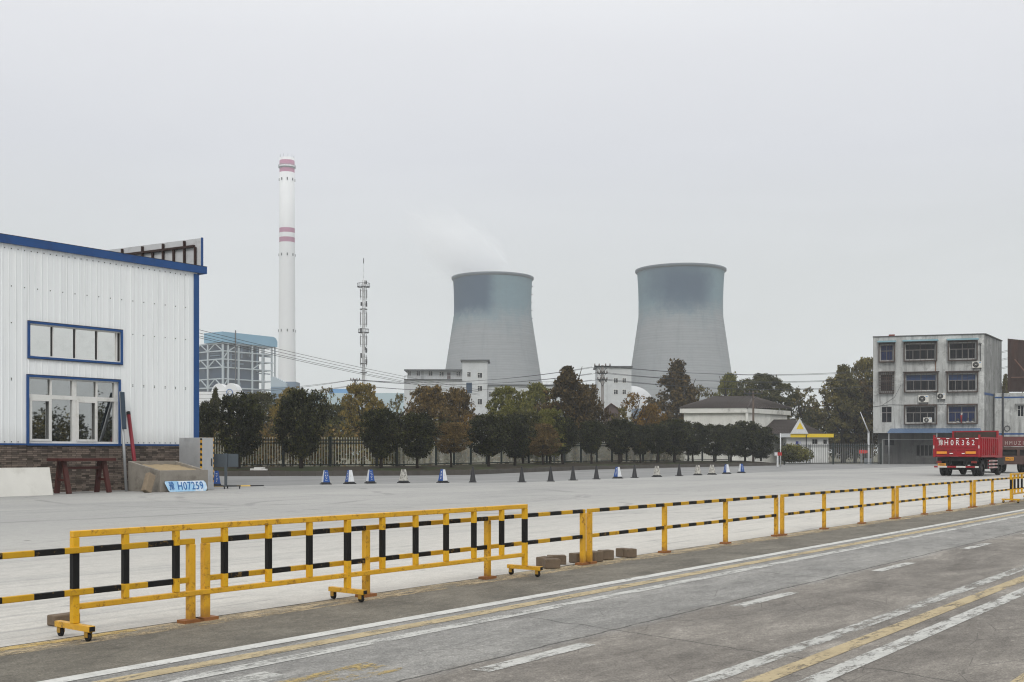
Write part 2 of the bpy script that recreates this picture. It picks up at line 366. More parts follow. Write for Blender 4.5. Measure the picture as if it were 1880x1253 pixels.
        bpy.data.objects.remove(o); bpy.data.curves.remove(cu); bpy.data.meshes.remove(me)
    def build(s, name, parent=None, fix=True):
        me = bpy.data.meshes.new(name); me.from_pydata(s.v, [], s.f)
        for m in s.m: me.materials.append(m)
        me.polygons.foreach_set('material_index', s.mi); me.polygons.foreach_set('use_smooth', s.sm)
        if fix and len(s.f) < 60000:
            bm = bmesh.new(); bm.from_mesh(me); bmesh.ops.remove_doubles(bm, verts=bm.verts, dist=1e-5); bmesh.ops.recalc_face_normals(bm, faces=bm.faces); bm.to_mesh(me); bm.free()
        o = bpy.data.objects.new(name, me); COL.objects.link(o)
        if parent: o.parent = parent
        return o
def tag(o, label=None, cat=None, group=None, kind=None):
    for k, v in (('label', label), ('category', cat), ('group', group), ('kind', kind)):
        if v: o[k] = v
    return o
def thing(name, label, cat, loc=(0, 0, 0), rz=0, group=None):
    o = bpy.data.objects.new(name, None); COL.objects.link(o); o.empty_display_size = .3
    o.location = loc; o.rotation_euler = (0, 0, rz); return tag(o, label, cat, group)
def struct(o): o['kind'] = 'structure'; return o
def kids(o, table): return table.get(o.name, [])
def copy_tree(o, loc=None, rz=None, label=None):
    table = {}
    for q in scene.objects:
        if q.parent: table.setdefault(q.parent.name, []).append(q)
    def rec(q, parent):
        c = q.copy(); COL.objects.link(c)
        if parent: c.parent = parent
        for ch in table.get(q.name, []): rec(ch, c)
        return c
    c = rec(o, None)
    if loc is not None: c.location = loc
    if rz is not None: c.rotation_euler = (0, 0, rz)
    if label: c['label'] = label
    return c
def bevel(o, w=.01, seg=2):
    m = o.modifiers.new('bevel', 'BEVEL'); m.width = w; m.segments = seg; m.limit_method = 'ANGLE'; return o

# ================================================================== SETTING
b = MB(m_ground()); b.face([(-1400, -400, -.03), (1400, -400, -.03), (1400, 2300, -.03), (-1400, 2300, -.03)]); struct(b.build('ground', fix=False))
def band(name, m, s0, s1, n0, n1, z, cut=1):          # sheet in road coordinates, own frame so that x = s, y = -n
    q = MB(m)
    for i in range(cut):
        a, c = s0+(s1-s0)*i/cut, s0+(s1-s0)*(i+1)/cut
        q.face([(a, -n1, z), (c, -n1, z), (c, -n0, z), (a, -n0, z)])
    o = q.build(name, fix=False); o.location = R0; o.rotation_euler = (0, 0, ANG); return struct(o)
band('road', m_road(), -60, 400, -.12, 16, 0)
# yard: concrete sheet up to the line of cones
conepx = [(598, 890), (813, 887), (957, 886), (1095, 880.5), (1165, 878), (1282, 873), (1361, 869)]
cl = [sn_of(G(*p)) for p in conepx]; cl = [(-70, -33), (18, -33), (28, -32)]+cl+[(110, -29), (150, -29)]
q = MB(m_yard()); q.face([(s, -n, .004) for s, n in [(-70, -.12), (150, -.12)]+[(s, n) for s, n in reversed(cl)]])
o = q.build('yard', fix=False); o.location = R0; o.rotation_euler = (0, 0, ANG); struct(o)

# painted lines
W1 = m_paint('white_line_paint', (.54, .54, .515), .385); W2 = m_paint('worn_white_line_paint', (.47, .47, .445), .465); W3 = m_paint('scuffed_white_line_paint', (.44, .44, .415), .50)
Y1 = m_paint('yellow_line_paint', (.41, .335, .205), .44); Y2 = m_paint('worn_yellow_line_paint', (.47, .34, .13), .48)
def line(n, w, m, name, s0=-30, s1=300): band(name, m, s0, s1, n-w/2, n+w/2, .004, 1)
line(1.5, .16, W1, 'white_line'); line(1.815, .18, Y1, 'yellow_line'); line(2.15, .16, W2, 'white_line')
line(5.13, .16, W3, 'white_line'); line(5.43, .16, Y1, 'yellow_line'); line(5.74, .17, W2, 'white_line'); line(6.95, .2, Y1, 'yellow_line')
for k in range(-3, 40): line(3.65, .16, W2, 'dashed_white_line', -.25+4.3*k, 1.2+4.3*k)
line(-.02, .14, Y2, 'yellow_line', -9, -.6)
line(2.55, .3, W3, 'white_line', -2.0, -1.2); line(2.95, .42, m_paint('faded_yellow_paint', (.40, .30, .12), .58), 'yellow_line', -1.5, -.5)

SANDM = m_paint('edge_sand', (.40, .32, .20), .53); line(.09, .36, SANDM, 'edge_sand'); scene.objects['edge_sand'].location.z = -.0015
# planting bed behind a kerb
kb = [Vector((-60, 73, 0)), Vector((-16, 75, 0)), Vector((-8, 76.3, 0)), Vector((-3, 79, 0)), Vector((7, 102, 0)), Vector((17, 116, 0)), Vector((31, 133, 0))]
def off(poly, d):
    out = []
    for i, p in enumerate(poly):
        t = (poly[min(i+1, len(poly)-1)]-poly[max(i-1, 0)]).normalized(); out.append(p+Vector((-t.y, t.x, 0))*d)
    return out
def on_line(poly, px):
    k = (px-CX)/F
    for a, c in zip(poly, poly[1:]):
        d = c-a; den = d.x-k*d.y
        if abs(den) < 1e-9: continue
        t = (k*a.y-a.x)/den
        if -1e-6 <= t <= 1.000001 or (c is poly[-1] and 1 < t < 1.6): return a+d*t
    return None
q = MB(m_strip()); lane = [sn_of(p) for p in [SN(-70, -20), SN(240, -20), SN(240, -70), Vector((48, 153, 0)), Vector((37, 153, 0))]+list(reversed(off(kb, .1)))]
q.face([(a_, -b_, -.004) for a_, b_ in lane]); o = q.build('yard_lane', fix=False); o.location = R0; o.rotation_euler = (0, 0, ANG); struct(o)
b = MB(m_bed()); L = [(off(kb, d), z) for d, z in ((.14, .22), (.9, .34), (4.6, .55), (7, .55), (12, .3), (14, -.1))]
for (A, za), (B, zb) in zip(L, L[1:]):
    for i in range(len(kb)-1):
        b.face([(A[i].x, A[i].y, za), (A[i+1].x, A[i+1].y, za), (B[i+1].x, B[i+1].y, zb), (B[i].x, B[i].y, zb)])
struct(b.build('planting_bed', fix=False))
b = MB(KERB); A = kb; B = off(kb, .16)
for i in range(len(kb)-1):
    n = max(1, int((kb[i+1]-kb[i]).length/1.0))
    for j in range(n):
        t0, t1 = j/n+.008/n, (j+1)/n-.008/n; hh = .33+random.Random(i*99+j).uniform(-.012, .012)
        p0, p1, p2, p3 = A[i].lerp(A[i+1], t0), A[i].lerp(A[i+1], t1), B[i].lerp(B[i+1], t1), B[i].lerp(B[i+1], t0)
        b.slab([(p.x, p.y) for p in (p0, p1, p2, p3)], -.02, hh)
struct(b.build('kerb'))

# ================================================================== RAILINGS AND BARRIERS
def post_mesh(h, plate=True):
    m = MB(YELR); m.box(-.035, -.035, .012, .035, .035, h); return m
RH = .79
def rail_section(px_posts, label, ext0=None, ext1=None, first=True):
    ss = [s_at(p, 0) for p in px_posts]; s0, s1 = ss[0], ss[-1]
    if ext0: s0 = s0-ext0
    r = thing('guard_railing', label, 'railing', SN(s0, 0), ANG, 'striped railings along the road edge')
    for z in (RH-.03, .40):
        m = MB(STRIPE); hi_ = z > .5; m.box(-.034 if hi_ else .0341, -.026 if hi_ else -.022, z-.026, s1-s0+(.034 if hi_ else -.0341), .026 if hi_ else .022, z+.026); bevel(m.build('rail', r), .006)
    for s in ss:
        x = s-s0; m = MB(YELR); m.box(x-.034, -.034, .012, x+.034, .034, RH-.0562)
        p = bevel(m.build('post', r), .006)
        m = MB(plain('rusty_plate', (.24, .1, .035), .7, .4, 7)); m.box(x-.11, -.06, 0, x+.11, .06, .012+.02)
        m.build('base_plate', p)
    return r
rail_section([-600, 0, 350] if False else [350], 'striped railing whose last post stands behind the near end of the wheeled barrier', ext0=8.42)
rail_section([377, 672, 895, 1070], 'striped railing mostly seen through the long wheeled barrier')
rail_section([1082, 1220, 1332, 1425], 'striped railing beginning beside the loose paving blocks')
rail_section([1436, 1513, 1582, 1640], 'striped railing third along after the paving blocks, in front of empty yard')
rail_section([1647, 1697, 1743, 1783], 'striped railing in front of the red dump truck')
rail_section([1789, 1822, 1858, 1893], 'striped railing behind the far wheeled barrier at the picture edge')

BANDM = m_band('yellow_black_upright', (.66, .37, .02), (.012, .012, .012), [(.43, .735)])
def mobile_barrier(a, c, label, uprights, feet, Ht=.925, zb=.30):
    """a, c: ground points of the two ends; uprights and feet as fractions of the length"""
    v = c-a; Ln = v.length
    r = thing('wheeled_barrier', label, 'barrier', a, math.atan2(v.y, v.x), 'wheeled traffic barriers')
    m = MB(YEL); m.box(-.03, -.03, Ht-.055, Ln+.03, .03, Ht); bevel(m.build('top_rail', r), .006)
    m = MB(YEL)
    m.box(0.031, -.024, zb-.05, Ln-.031, .024, zb); bevel(m.build('lower_rail', r), .006)
    for u in uprights:
        x = u*Ln; foot = any(abs(u-f) < .012 for f in feet); z0 = .135 if foot else zb+.001
        w = .03 if foot else .027
        m = MB(BANDM); m.box(x-w, -w if not foot else -.0305, z0, x+w, w if not foot else .0305, Ht-.056); bevel(m.build('upright', r), .005)
    for f in feet:
        x = f*Ln; m = MB(YEL, BLACK); m.box(x-.03, -.27, .085, x+.03, .27, .134); m.box(x-.026, -.273, .089, x+.026, -.2695, .13, 1)
        ft = bevel(m.build('foot', r), .004)
        for y in (-.215, .215):
            m = MB(plain('caster_bracket', (.35, .2, .03), .6, .4, 9), BLACK)
            m.box(x-.022, y-.03, .078, x+.022, y+.03, .0855)
            m.box(x-.024, y-.018, .035, x-.019, y+.03, .079); m.box(x+.019, y-.018, .035, x+.024, y+.03, .079)
            m.lathe([(0, -.016), (.03, -.016), (.037, -.011), (.037, .011), (.03, .016), (0, .016)], 18, 1, (x, y+.006, .0375), 'x')
            m.build('caster', ft)
    return r
px_up = [128, 230, 323, 412, 493, 568, 638, 702, 763, 819, 870, 921, 966]
ba, bc = SN(-1.19, -.02), SN(5.10, .18)
def frac_at(px):
    d = bc-ba; k = (px-CX)/F; return (k*ba.y-ba.x)/(d.x-k*d.y)
ups = [frac_at(p) for p in px_up]; ups[0] = 0; ups[-1] = 1
mobile_barrier(ba, bc, 'long wheeled yellow barrier with black banded uprights, nearest the road', ups, [0, ups[6], 1])
fa = SN(s_at(1856, .2), .2); fc = SN(s_at(1856, .2)+6.2, .12)
mobile_barrier(fa, fc, 'small far wheeled barrier cut by the picture edge beyond the red truck', [i/12 for i in range(13)], [0, .5, 1])

rnd = random.Random(5)
def paver(px, py, label, rz, sz=(.22, .16, .13), n=1):
    m = MB(plain('paving_block_concrete', (.15, .112, .078), .9, .35, 9, grime=(.07, .055, .045), gam=.6, bump=.5))
    a, c, h = sz; m.slab([(-a/2, -c/2), (a*.1, -c/2*.86), (a/2, -c/2), (a/2*.94, 0), (a/2, c/2), (-.1*a, c/2*.88), (-a/2, c/2), (-a/2*.95, 0)], 0, h)
    o = bevel(m.build('paving_block'), .012); o.location = G(px, py)+Vector((0, 0, .005)); o.rotation_euler = (0, 0, rz)
    return tag(o, label, 'paving block', 'loose paving blocks by the railing')
paver(1012, 1044, 'loose concrete block in front of the small pile near the barrier end', .3)
paver(1000, 1040, 'loose concrete block at the near corner of the small pile', 1.0)
paver(1022, 1037, 'loose concrete block at the back of the small pile beside barrier wheel', .1, (.26, .16, .13))
paver(1062, 1034, 'loose concrete block against the outer side of a railing end post', .6, (.22, .18, .14))
paver(1090, 1032, 'loose concrete block just past the paired railing posts', .9, (.22, .2, .15))
paver(1112, 1028, 'loose concrete block standing alone between paired posts and last block', .5, (.2, .16, .14))
paver(1143, 1023, 'loose concrete block of a pair farthest along the railing, nearer half', .75, (.15, .16, .13))
paver(1156, 1024, 'loose concrete block of a pair farthest along the railing, farther half', .45, (.17, .15, .13))
paver(117, 1148, 'dirty concrete block weighing down the near foot of the wheeled barrier', .95, (.26, .14, .1))

# ================================================================== WORKSHOP
NW = -32.3; sC = s_at(363, NW)
W = Frame(SN(sC, NW), D)
ws = thing('workshop', 'white corrugated metal workshop with blue trim and stone base', 'building', W.o, ANG)
ztop = W.uz(375, 489, -.14)[1]-.27; _, zst = W.uz(150, 822)
X0 = -18.0
w1 = W.rect(54, 602, 221, 660); w2 = W.rect(52, 697, 217, 817); zst = w2[1]-.02
holes = [w1, (w2[0], zst+.07, w2[2], w2[3])]; w2 = holes[1]
b = MB(WHITE_SHEET); b.holes(X0, zst, -.02, ztop, holes, 0, .16)
b.face([(-.02, 0, 0), (-.02, 30, 0), (-.02, 30, ztop), (-.02, 0, ztop)]); b.face([(X0, 0, 0), (X0, 0, ztop), (X0, 30, ztop), (X0, 30, 0)]); b.face([(X0, 30, 0), (X0, 30, ztop), (-.02, 30, ztop), (-.02, 30, 0)])
b.face([(X0, 0, ztop), (0, 0, ztop), (0, 30, ztop), (X0, 30, ztop)])
x = X0+.1; i = 0
while x < -.3:
    segs = [(zst+.02, ztop-.05)]
    for h in holes:
        if h[0]-.16 < x < h[2]+.16:
            segs = [t for lo, hi in segs for t in ((lo, min(hi, h[1]-.1)), (max(lo, h[3]+.1), hi)) if t[1]-t[0] > .05]
    for lo, hi in segs:
        wd = .024 if i % 3 else .036
        b.add([(x-wd, -.001, lo), (x-wd*.45, -.024, lo), (x+wd*.45, -.024, lo), (x+wd, -.001, lo), (x-wd, -.001, hi), (x-wd*.45, -.024, hi), (x+wd*.45, -.024, hi), (x+wd, -.001, hi)], [(0, 1, 5, 4), (1, 2, 6, 5), (2, 3, 7, 6), (0, 3, 2, 1), (4, 5, 6, 7)])
    x += .268; i += 1
b.build('wall', ws, fix=False)
b = MB(STONE); b.box(X0, -.03, 0, -.02, .0, zst-.0); b.build('stone_base', ws)
b = MB(BLUE); b.box(X0, -.05, zst-.005, .02, -.0305, zst+.065)
b.box(-.22, -.05, zst+.066, .04, .3, ztop-.12)                                            # corner post
b.build('corner_trim', ws)
b = MB(BLUE, DARKEDGE); b.box(X0, -.14, ztop-.06, .40, 30.3, ztop+.25); b.box(X0, -.145, ztop+.251, .405, 30, ztop+.27, 1); b.build('roof_fascia', ws)
# screws
b = MB(DARKEDGE); rs = random.Random(2)
for pxs, pys in (((0, 430), (300, 520)),):
    zs = [ztop-.22, ztop-1.65, ztop-3.05, w1[1]-.9, w2[3]-.15, zst+.12]
    for j, z in enumerate(zs):
        x = X0+.2
        while x < -.4:
            if not any(h[0]-.3 < x < h[2]+.3 and h[1]-.1 < z < h[3]+.1 for h in holes):
                b.box(x-.016, -.012, z-.02, x+.016, 0, z+.02)
            x += .268*(1 if j in (0, 5) else 2)
b.build('screws', ws, fix=False)
def win_frame(h, name, cols, transom=None):
    a, c, d, e = h; m = MB(BLUE, DARKEDGE); t = .085
    for (x0, z0, x1, z1) in ((a-t, c-t, d+t, c), (a-t, e, d+t, e+t), (a-t, c, a, e), (d, c, d+t, e)): m.box(x0, -.07, z0, x1, .0, z1)
    m.box(a-t, -.075, c-t-.02, d+t, -.0, c-t-.001, 1); m.box(a-t, -.075, e+t+.001, d+t, 0, e+t+.02, 1)
    fr = m.build(name, ws)
    return fr
wf = win_frame(w1, 'window', 4)
a, c, d, e = w1; m = MB(MIRROR); m.face([(a, .11, c), (d, .11, c), (d, .11, e), (a, .11, e)]); m.build('pane', wf)
m = MB(WHITE_FRAME, DARKEDGE)
for x in (.245, .49, .735): xx = a+(d-a)*x; m.box(xx-.02, .07, c+.05, xx+.02, .10, e-.05, 1); m.box(xx+.021, .075, c+.05, xx+.07, .10, e-.05)
m.box(a, .06, c, d, .105, c+.05); m.box(a, .06, e-.05, d, .105, e); m.box(d-.16, .06, c+.051, d-.1, .105, e-.051); m.box(d-.099, .05, c+.051, d, .10, e-.051, 1); m.build('sash', wf)
wf = win_frame(w2, 'window', 4)
a, c, d, e = w2; zt = c+(e-c)*.71
m = MB(DARKMIRROR)
for i_, (xa, xb) in enumerate(((0, .25), (.25, .5), (.5, .75), (.75, 1))):
    xa, xb = a+(d-a)*xa, a+(d-a)*xb; tl = (.004, -.003, .002, -.004)[i_]
    m.face([(xa, .12, c), (xb, .12+tl*3, c), (xb, .12+tl*3, e), (xa, .12, e)])
m.build('pane', wf)
m = MB(WHITE_FRAME)
for x0, x1 in ((a, a+.07), (a+(d-a)*.245-.035, a+(d-a)*.245+.035), (a+(d-a)*.5-.09, a+(d-a)*.5+.09), (a+(d-a)*.755-.035, a+(d-a)*.755+.035), (d-.16, d-.03)):
    m.box(x0, .03, c+.08, x1, .10, e-.05)
m.box(a, .032, c, d, .10, c+.08); m.box(a, .032, e-.05, d, .10, e); m.box(a, .022, zt-.08, d, .10, zt+.08)
for f0, f1 in ((.015, .245), (.52, .755)):                      # sliding sashes in front
    x0, x1 = a+(d-a)*f0, a+(d-a)*f1
    m.box(x0, .0, c+.081, x0+.1, .029, zt-.081); m.box(x1-.1, .0, c+.081, x1, .029, zt-.081); m.box(x0+.1, .0, c+.081, x1-.1, .029, c+.17); m.box(x0+.1, .0, zt-.17, x1-.1, .029, zt-.081)
m.build('sash', wf)
b = MB(DARKSTEEL); b.box(.062, .5, ztop-1.3, .10, .6, ztop-.95); b.build('lamp_bracket', ws)

# sign panel on the roof, seen from behind
WB = W
bx = .46
bb = thing('roof_billboard', 'roof billboard of pale sheet on a brown steel frame, seen from behind', 'billboard', W.o, R(60.3))
b = MB(plain('billboard_sheet', (.50, .51, .52), .6, .2, 1.5, grime=(.2, .19, .18), gam=.5), BLUE); zb0, zb1 = ztop+.29, W.uz(368, 440, .6)[1]
b.box(bx, .25, zb0, bx+.05, 17, zb1); b.box(bx-.02, .19, zb0, bx+.07, .249, zb1+.02, 1); b.build('sheet', bb)
b = MB(BROWNSTEEL)
for k in range(24):
    y = .55+.67*k; tall = k % 2 == 1
    b.bar((bx-.07, y, zb0), (bx-.07, y, zb1-.06 if tall else zb0+(zb1-zb0)*.7), .09, .09)
b.box(bx-.13, .6, zb0+(zb1-zb0)*.7, bx-.02, 16.5, zb0+(zb1-zb0)*.7+.1); b.build('frame', bb)

# ------------------------------------------------------------------ things in front of the workshop
o = MB(plain('white_board', (.62, .61, .57), .7, .14, 1.2, grime=(.36, .34, .3), gam=.5))
s1b = s_at(98, -29.7)-sC; zb = 0
o.add([(-7, -.0, 0), (s1b-s_at(0, 0)*0, 0, 0), (s1b-.02, .22, 1.02), (-7, .22, 1.02), (-7, .06, 0), (s1b, .06, 0), (s1b-.02, .28, 1.02), (-7, .28, 1.02)], [(0, 1, 2, 3), (7, 6, 5, 4), (0, 4, 5, 1), (2, 6, 7, 3), (1, 5, 6, 2), (0, 3, 7, 4)])
for vi in (0, 3, 4, 7): o.v[vi] = (s1b-4.6, *o.v[vi][1:])
wb = o.build('white_board'); wb.location = SN(sC, -29.7, .006); wb.rotation_euler = (0, 0, ANG); tag(wb, 'long dirty white board leaning back on the ground by the workshop', 'board')
# trestle
n0 = -30.35; sa, sb_ = s_at(106, n0), s_at(213, n0)
tr = thing('trestle', 'red painted wooden trestle under the workshop window', 'trestle', SN(sa, n0, .005), ANG); TL = sb_-sa
b = MB(REDOX); b.box(0, -.02, 1.24, TL, .76, 1.35); bevel(b.build('top', tr), .01)
for x in (.42, TL-.36):
    for y0, y1 in ((-.05, .25), (.78, .5)):
        b = MB(REDOX); b.bar((x+.02, y0, 0), (x-.02, y1, 1.245), .17, .12, up=(0, 1, 0)); b.build('leg', tr)
    b = MB(REDOX); b.bar((x, .07, .52), (x, .66, .52), .07, .09); b.build('brace', tr)
b = MB(REDOX); b.bar((.5, .37, .98), (TL-.44, .37, .98), .05, .1); b.build('stretcher', tr)
# poles
def at(px, n, z=0): return SN(s_at(px, n), n, z)
po = thing('grey_pole', 'grey steel pole with dark blue plate leaning by the window corner', 'pole', at(232, -31.0, .005))
top = at(221.5, -32.2); bt = at(232, -31.0); v = top-bt
zt = H+(HY-720)*top.y/F
b = MB(STEEL); b.tube([(0, 0, 0), (v.x, v.y, zt)], .06, 12); b.build('pole', po)
b = MB(plain('dark_blue_plate', (.014, .03, .05), .5, .3, 3)); k0, k1 = .5, 1.0
b.bar((v.x*.62+.10, v.y*.62-.1, zt*.62), (v.x*.995+.10, v.y*.995-.1, zt*.995), .17, .05); b.build('plate', po)
rp = thing('red_pole', 'red painted steel pole leaning on the white workshop wall', 'pole', at(254, -30.9, .005)); top = at(235.5, -32.2); v = top-at(254, -30.9); zt = H+(HY-757)*top.y/F
b = MB(plain('red_pole_paint', (.17, .008, .018), .5, .3, 3), BLACK); b.tube([(0, 0, 0), (v.x*.96, v.y*.96, zt*.96)], .08, 12); b.build('pole', rp)
b = MB(BLACK); b.tube([(v.x*.962, v.y*.962, zt*.962), (v.x, v.y, zt)], .085, 12); b.build('cap', rp)
# sand box
nf = -29.1; s0, s1 = s_at(294, nf), s_at(382, nf); SL = s1-s0; SD = 2.1; SHt = .86
sb = thing('sand_box', 'rough concrete sand box beside the workshop corner', 'sand box', SN(s0, nf, .005), ANG)
b = MB(CONC); t = .13
b.box(0, 0, 0, SL, t, SHt); 
SHb = 1.22
for x0, x1 in ((0, t), (SL-t, SL)): b.add([(x0, t+.002, 0), (x1, t+.002, 0), (x1, SD, 0), (x0, SD, 0), (x0, t+.002, SHt-.003), (x1, t+.002, SHt-.003), (x1, SD, SHb), (x0, SD, SHb)], [(3, 2, 1, 0), (4, 5, 6, 7), (0, 1, 5, 4), (1, 2, 6, 5), (2, 3, 7, 6), (3, 0, 4, 7)])
b.box(t+.001, SD-t, 0, SL-t-.001, SD-.002, SHb-.006); bevel(b.build('wall', sb), .012)
b = MB(plain('sand', (.30, .235, .145), .95, .25, 7, bump=.8)); N = 12; rs = random.Random(3)
hgt = [[SHt-.10+.30*j/N+.13*math.exp(-((i/N-.5)**2+(j/N-.45)**2)*7)+rs.uniform(-.02, .02) for j in range(N+1)] for i in range(N+1)]
for i in range(N):
    for j in range(N):
        gx = lambda a: t+(SL-2*t)*a/N
        gy = lambda a: t+(SD-2*t)*a/N
        b.face([(gx(i), gy(j), hgt[i][j]), (gx(i+1), gy(j), hgt[i+1][j]), (gx(i+1), gy(j+1), hgt[i+1][j+1]), (gx(i), gy(j+1), hgt[i][j+1])], 0, True)
b.build('sand', sb)
# leaning stone
ls = MB(plain('old_stone_block', (.21, .165, .115), .9, .35, 6, grime=(.09, .07, .05), gam=.6, bump=.6)); ls.box(-.17, -.12, 0, .17, .12, .8)
lo = bevel(ls.build('stone_block'), .03); lo.location = at(268, -28.95, .03); lo.rotation_euler = (R(-14), R(28), ANG); tag(lo, 'oblong stone block leaning on the concrete sand box', 'stone block')
# number plate board
pn = nf+.22; pa, pb = s_at(306.5, pn), s_at(381.5, pn); PW = pb-pa; PH = .42
npb = thing('number_board', 'pale blue painted number board leaning on the sand box front', 'sign', SN(pa, pn, .01), ANG)
PBL = plain('pale_blue_board', (.30, .52, .72), .6, .2, 2.5, grime=(.7, .74, .78), gam=.85, lo=.42, hi=.6)
tl = .3
b = MB(PBL, plain('board_backing', (.05, .045, .04), .8))
for y, mi in ((0, 0), (.03, 1)):
    b.add([(x_, y+z_*tl, z_) for x_, z_ in ((.14, 0), (PW-.1, .0), (PW, .1), (PW-.02, PH-.1), (PW-.12, PH), (.0, PH), (-.03, PH-.06), (.09, .06))], [tuple(range(8))], mi)
b.build('board', npb)
Mt = Matrix(((1, 0, 0, 0), (0, 1, tl, 0), (0, 0, 1, 0), (0, 0, 0, 1)))
b = MB(plain('blue_lettering', (.02, .11, .32), .6)); b.text('H07259', .44, PW*.59, PH*.5, -.012, 0, .008, sx=.82, M=Mt, space=1.12); b.text('豫', .36, PW*.135, PH*.5, -.012, 0, .008, sx=.72, M=Mt); b.build('lettering', npb)
# steel cabinet
nc = -30.15; c0 = s_at(370, nc); c1 = s_at(392.5, nc)
_, zc = Frame(SN(c0, nc), D).uz(370, 804); CW = c1-c0; CD = 1.5
cb = thing('steel_cabinet', 'tall grey steel cabinet with hazard striped edge at the workshop corner', 'cabinet', SN(c0, nc, .005), ANG)
b = MB(plain('cabinet_sheet', (.42, .43, .44), .4, .25, 1.1, metal=.3, grime=(.2, .2, .21), gam=.6)); b.box(0, 0, .0, CW, CD, zc); bevel(b.build('body', cb), .012)
HAZ = m_stripe('hazard_tape', .22, 2, 0, (.6, .33, .03), (.012, .012, .012), .6)
b = MB(HAZ); b.box(-.004, -.004, .35, -.0008, .09, zc-.03); b.box(-.0035, -.0045, .35, .03, -.0008, zc-.03); b.box(CW-.03, -.004, .3, CW+.004, -.0008, zc-.03); b.box(CW+.0008, -.0035, .3, CW+.004, .08, zc-.03); b.build('hazard_tape', cb)
b = MB(m_stripe('hazard_top_tape', .2, 0, 0, (.6, .33, .03), (.012, .012, .012), .3)); b.box(0, .0, zc+.0008, CW, .12, zc+.006); b.build('top_tape', cb)
b = MB(DARKSTEEL); b.box(CW*.78, -.03, zc*.45, CW*.84, -.001, zc*.6); b.build('handle', cb)
# sign stand on castors, seen from behind
g = G(415, 898); st = thing('sign_stand', 'grey sign board on a wheeled post, turned away, beside the steel cabinet', 'sign stand', g+Vector((0, 0, .005)), R(4)); mpx = F/g.y
GREY = plain('grey_sign_back', (.065, .08, .095), .5, .2, 2); zz = lambda py: H-(py-HY)*g.y/F
b = MB(GREY); b.box(-23/mpx, 0, zz(858), 22/mpx, .04, zz(834)); bevel(b.build('board', st), .01)
b = MB(GREY); b.box(-.055, -.1, .12, .055, -.002, zz(833)); b.build('post', st)
b = MB(DARKSTEEL)
b.box(-.62, -.04, .10, .62, .04, .15); b.box(-.04, -.42, .105, .04, .42, .145); b.build('base', st)
for x, y in ((-.58, 0), (.58, 0), (0, -.38), (0, .38)):
    b = MB(BLACK); b.lathe([(0, -.02), (.05, -.02), (.05, .02), (0, .02)], 14, 0, (x, y, .05), 'x'); b.box(x-.026, y-.01, .05, x-.021, y+.01, .105); b.box(x+.021, y-.01, .05, x+.026, y+.01, .105); b.build('caster', st)
# speed hump
hm = G(425, 893.5); hv = G(470, 893)-hm
sh = thing('speed_hump', 'black and yellow rubber speed hump beyond the wheeled sign stand', 'speed hump', hm, math.atan2(hv.y, hv.x))
for k in range(4):
    L_ = 1.35; m = MB(BLACK if k % 2 else plain('hump_yellow', (.45, .3, .08), .7, .3, 4)); x0 = -1.0+k*.62
    m.add([(x0, -.18, .0), (x0+.6, -.18, .0), (x0+.6, .18, 0), (x0, .18, 0), (x0, -.1, .055), (x0+.6, -.1, .055), (x0+.6, .1, .055), (x0, .1, .055)], [(0, 1, 5, 4), (4, 5, 6, 7), (2, 3, 7, 6), (1, 2, 6, 5), (3, 0, 4, 7)]); m.build('hump_segment', sh)
# white debris on the kerb bed
m = MB(plain('white_foam', (.6, .6, .58), .8)); m.box(-.45, -.1, 0, .25, .2, .12); m.box(-.2, -.05, .121, .5, .22, .2); m.box(.1, -.15, .0, .7, .1, .1)
o = m.build('foam_slab'); p = on_line(off(kb, 1.2), 472); o.location = (p.x, p.y, .36); tag(o, 'broken white foam slab lying on the planting bed', 'foam slab')

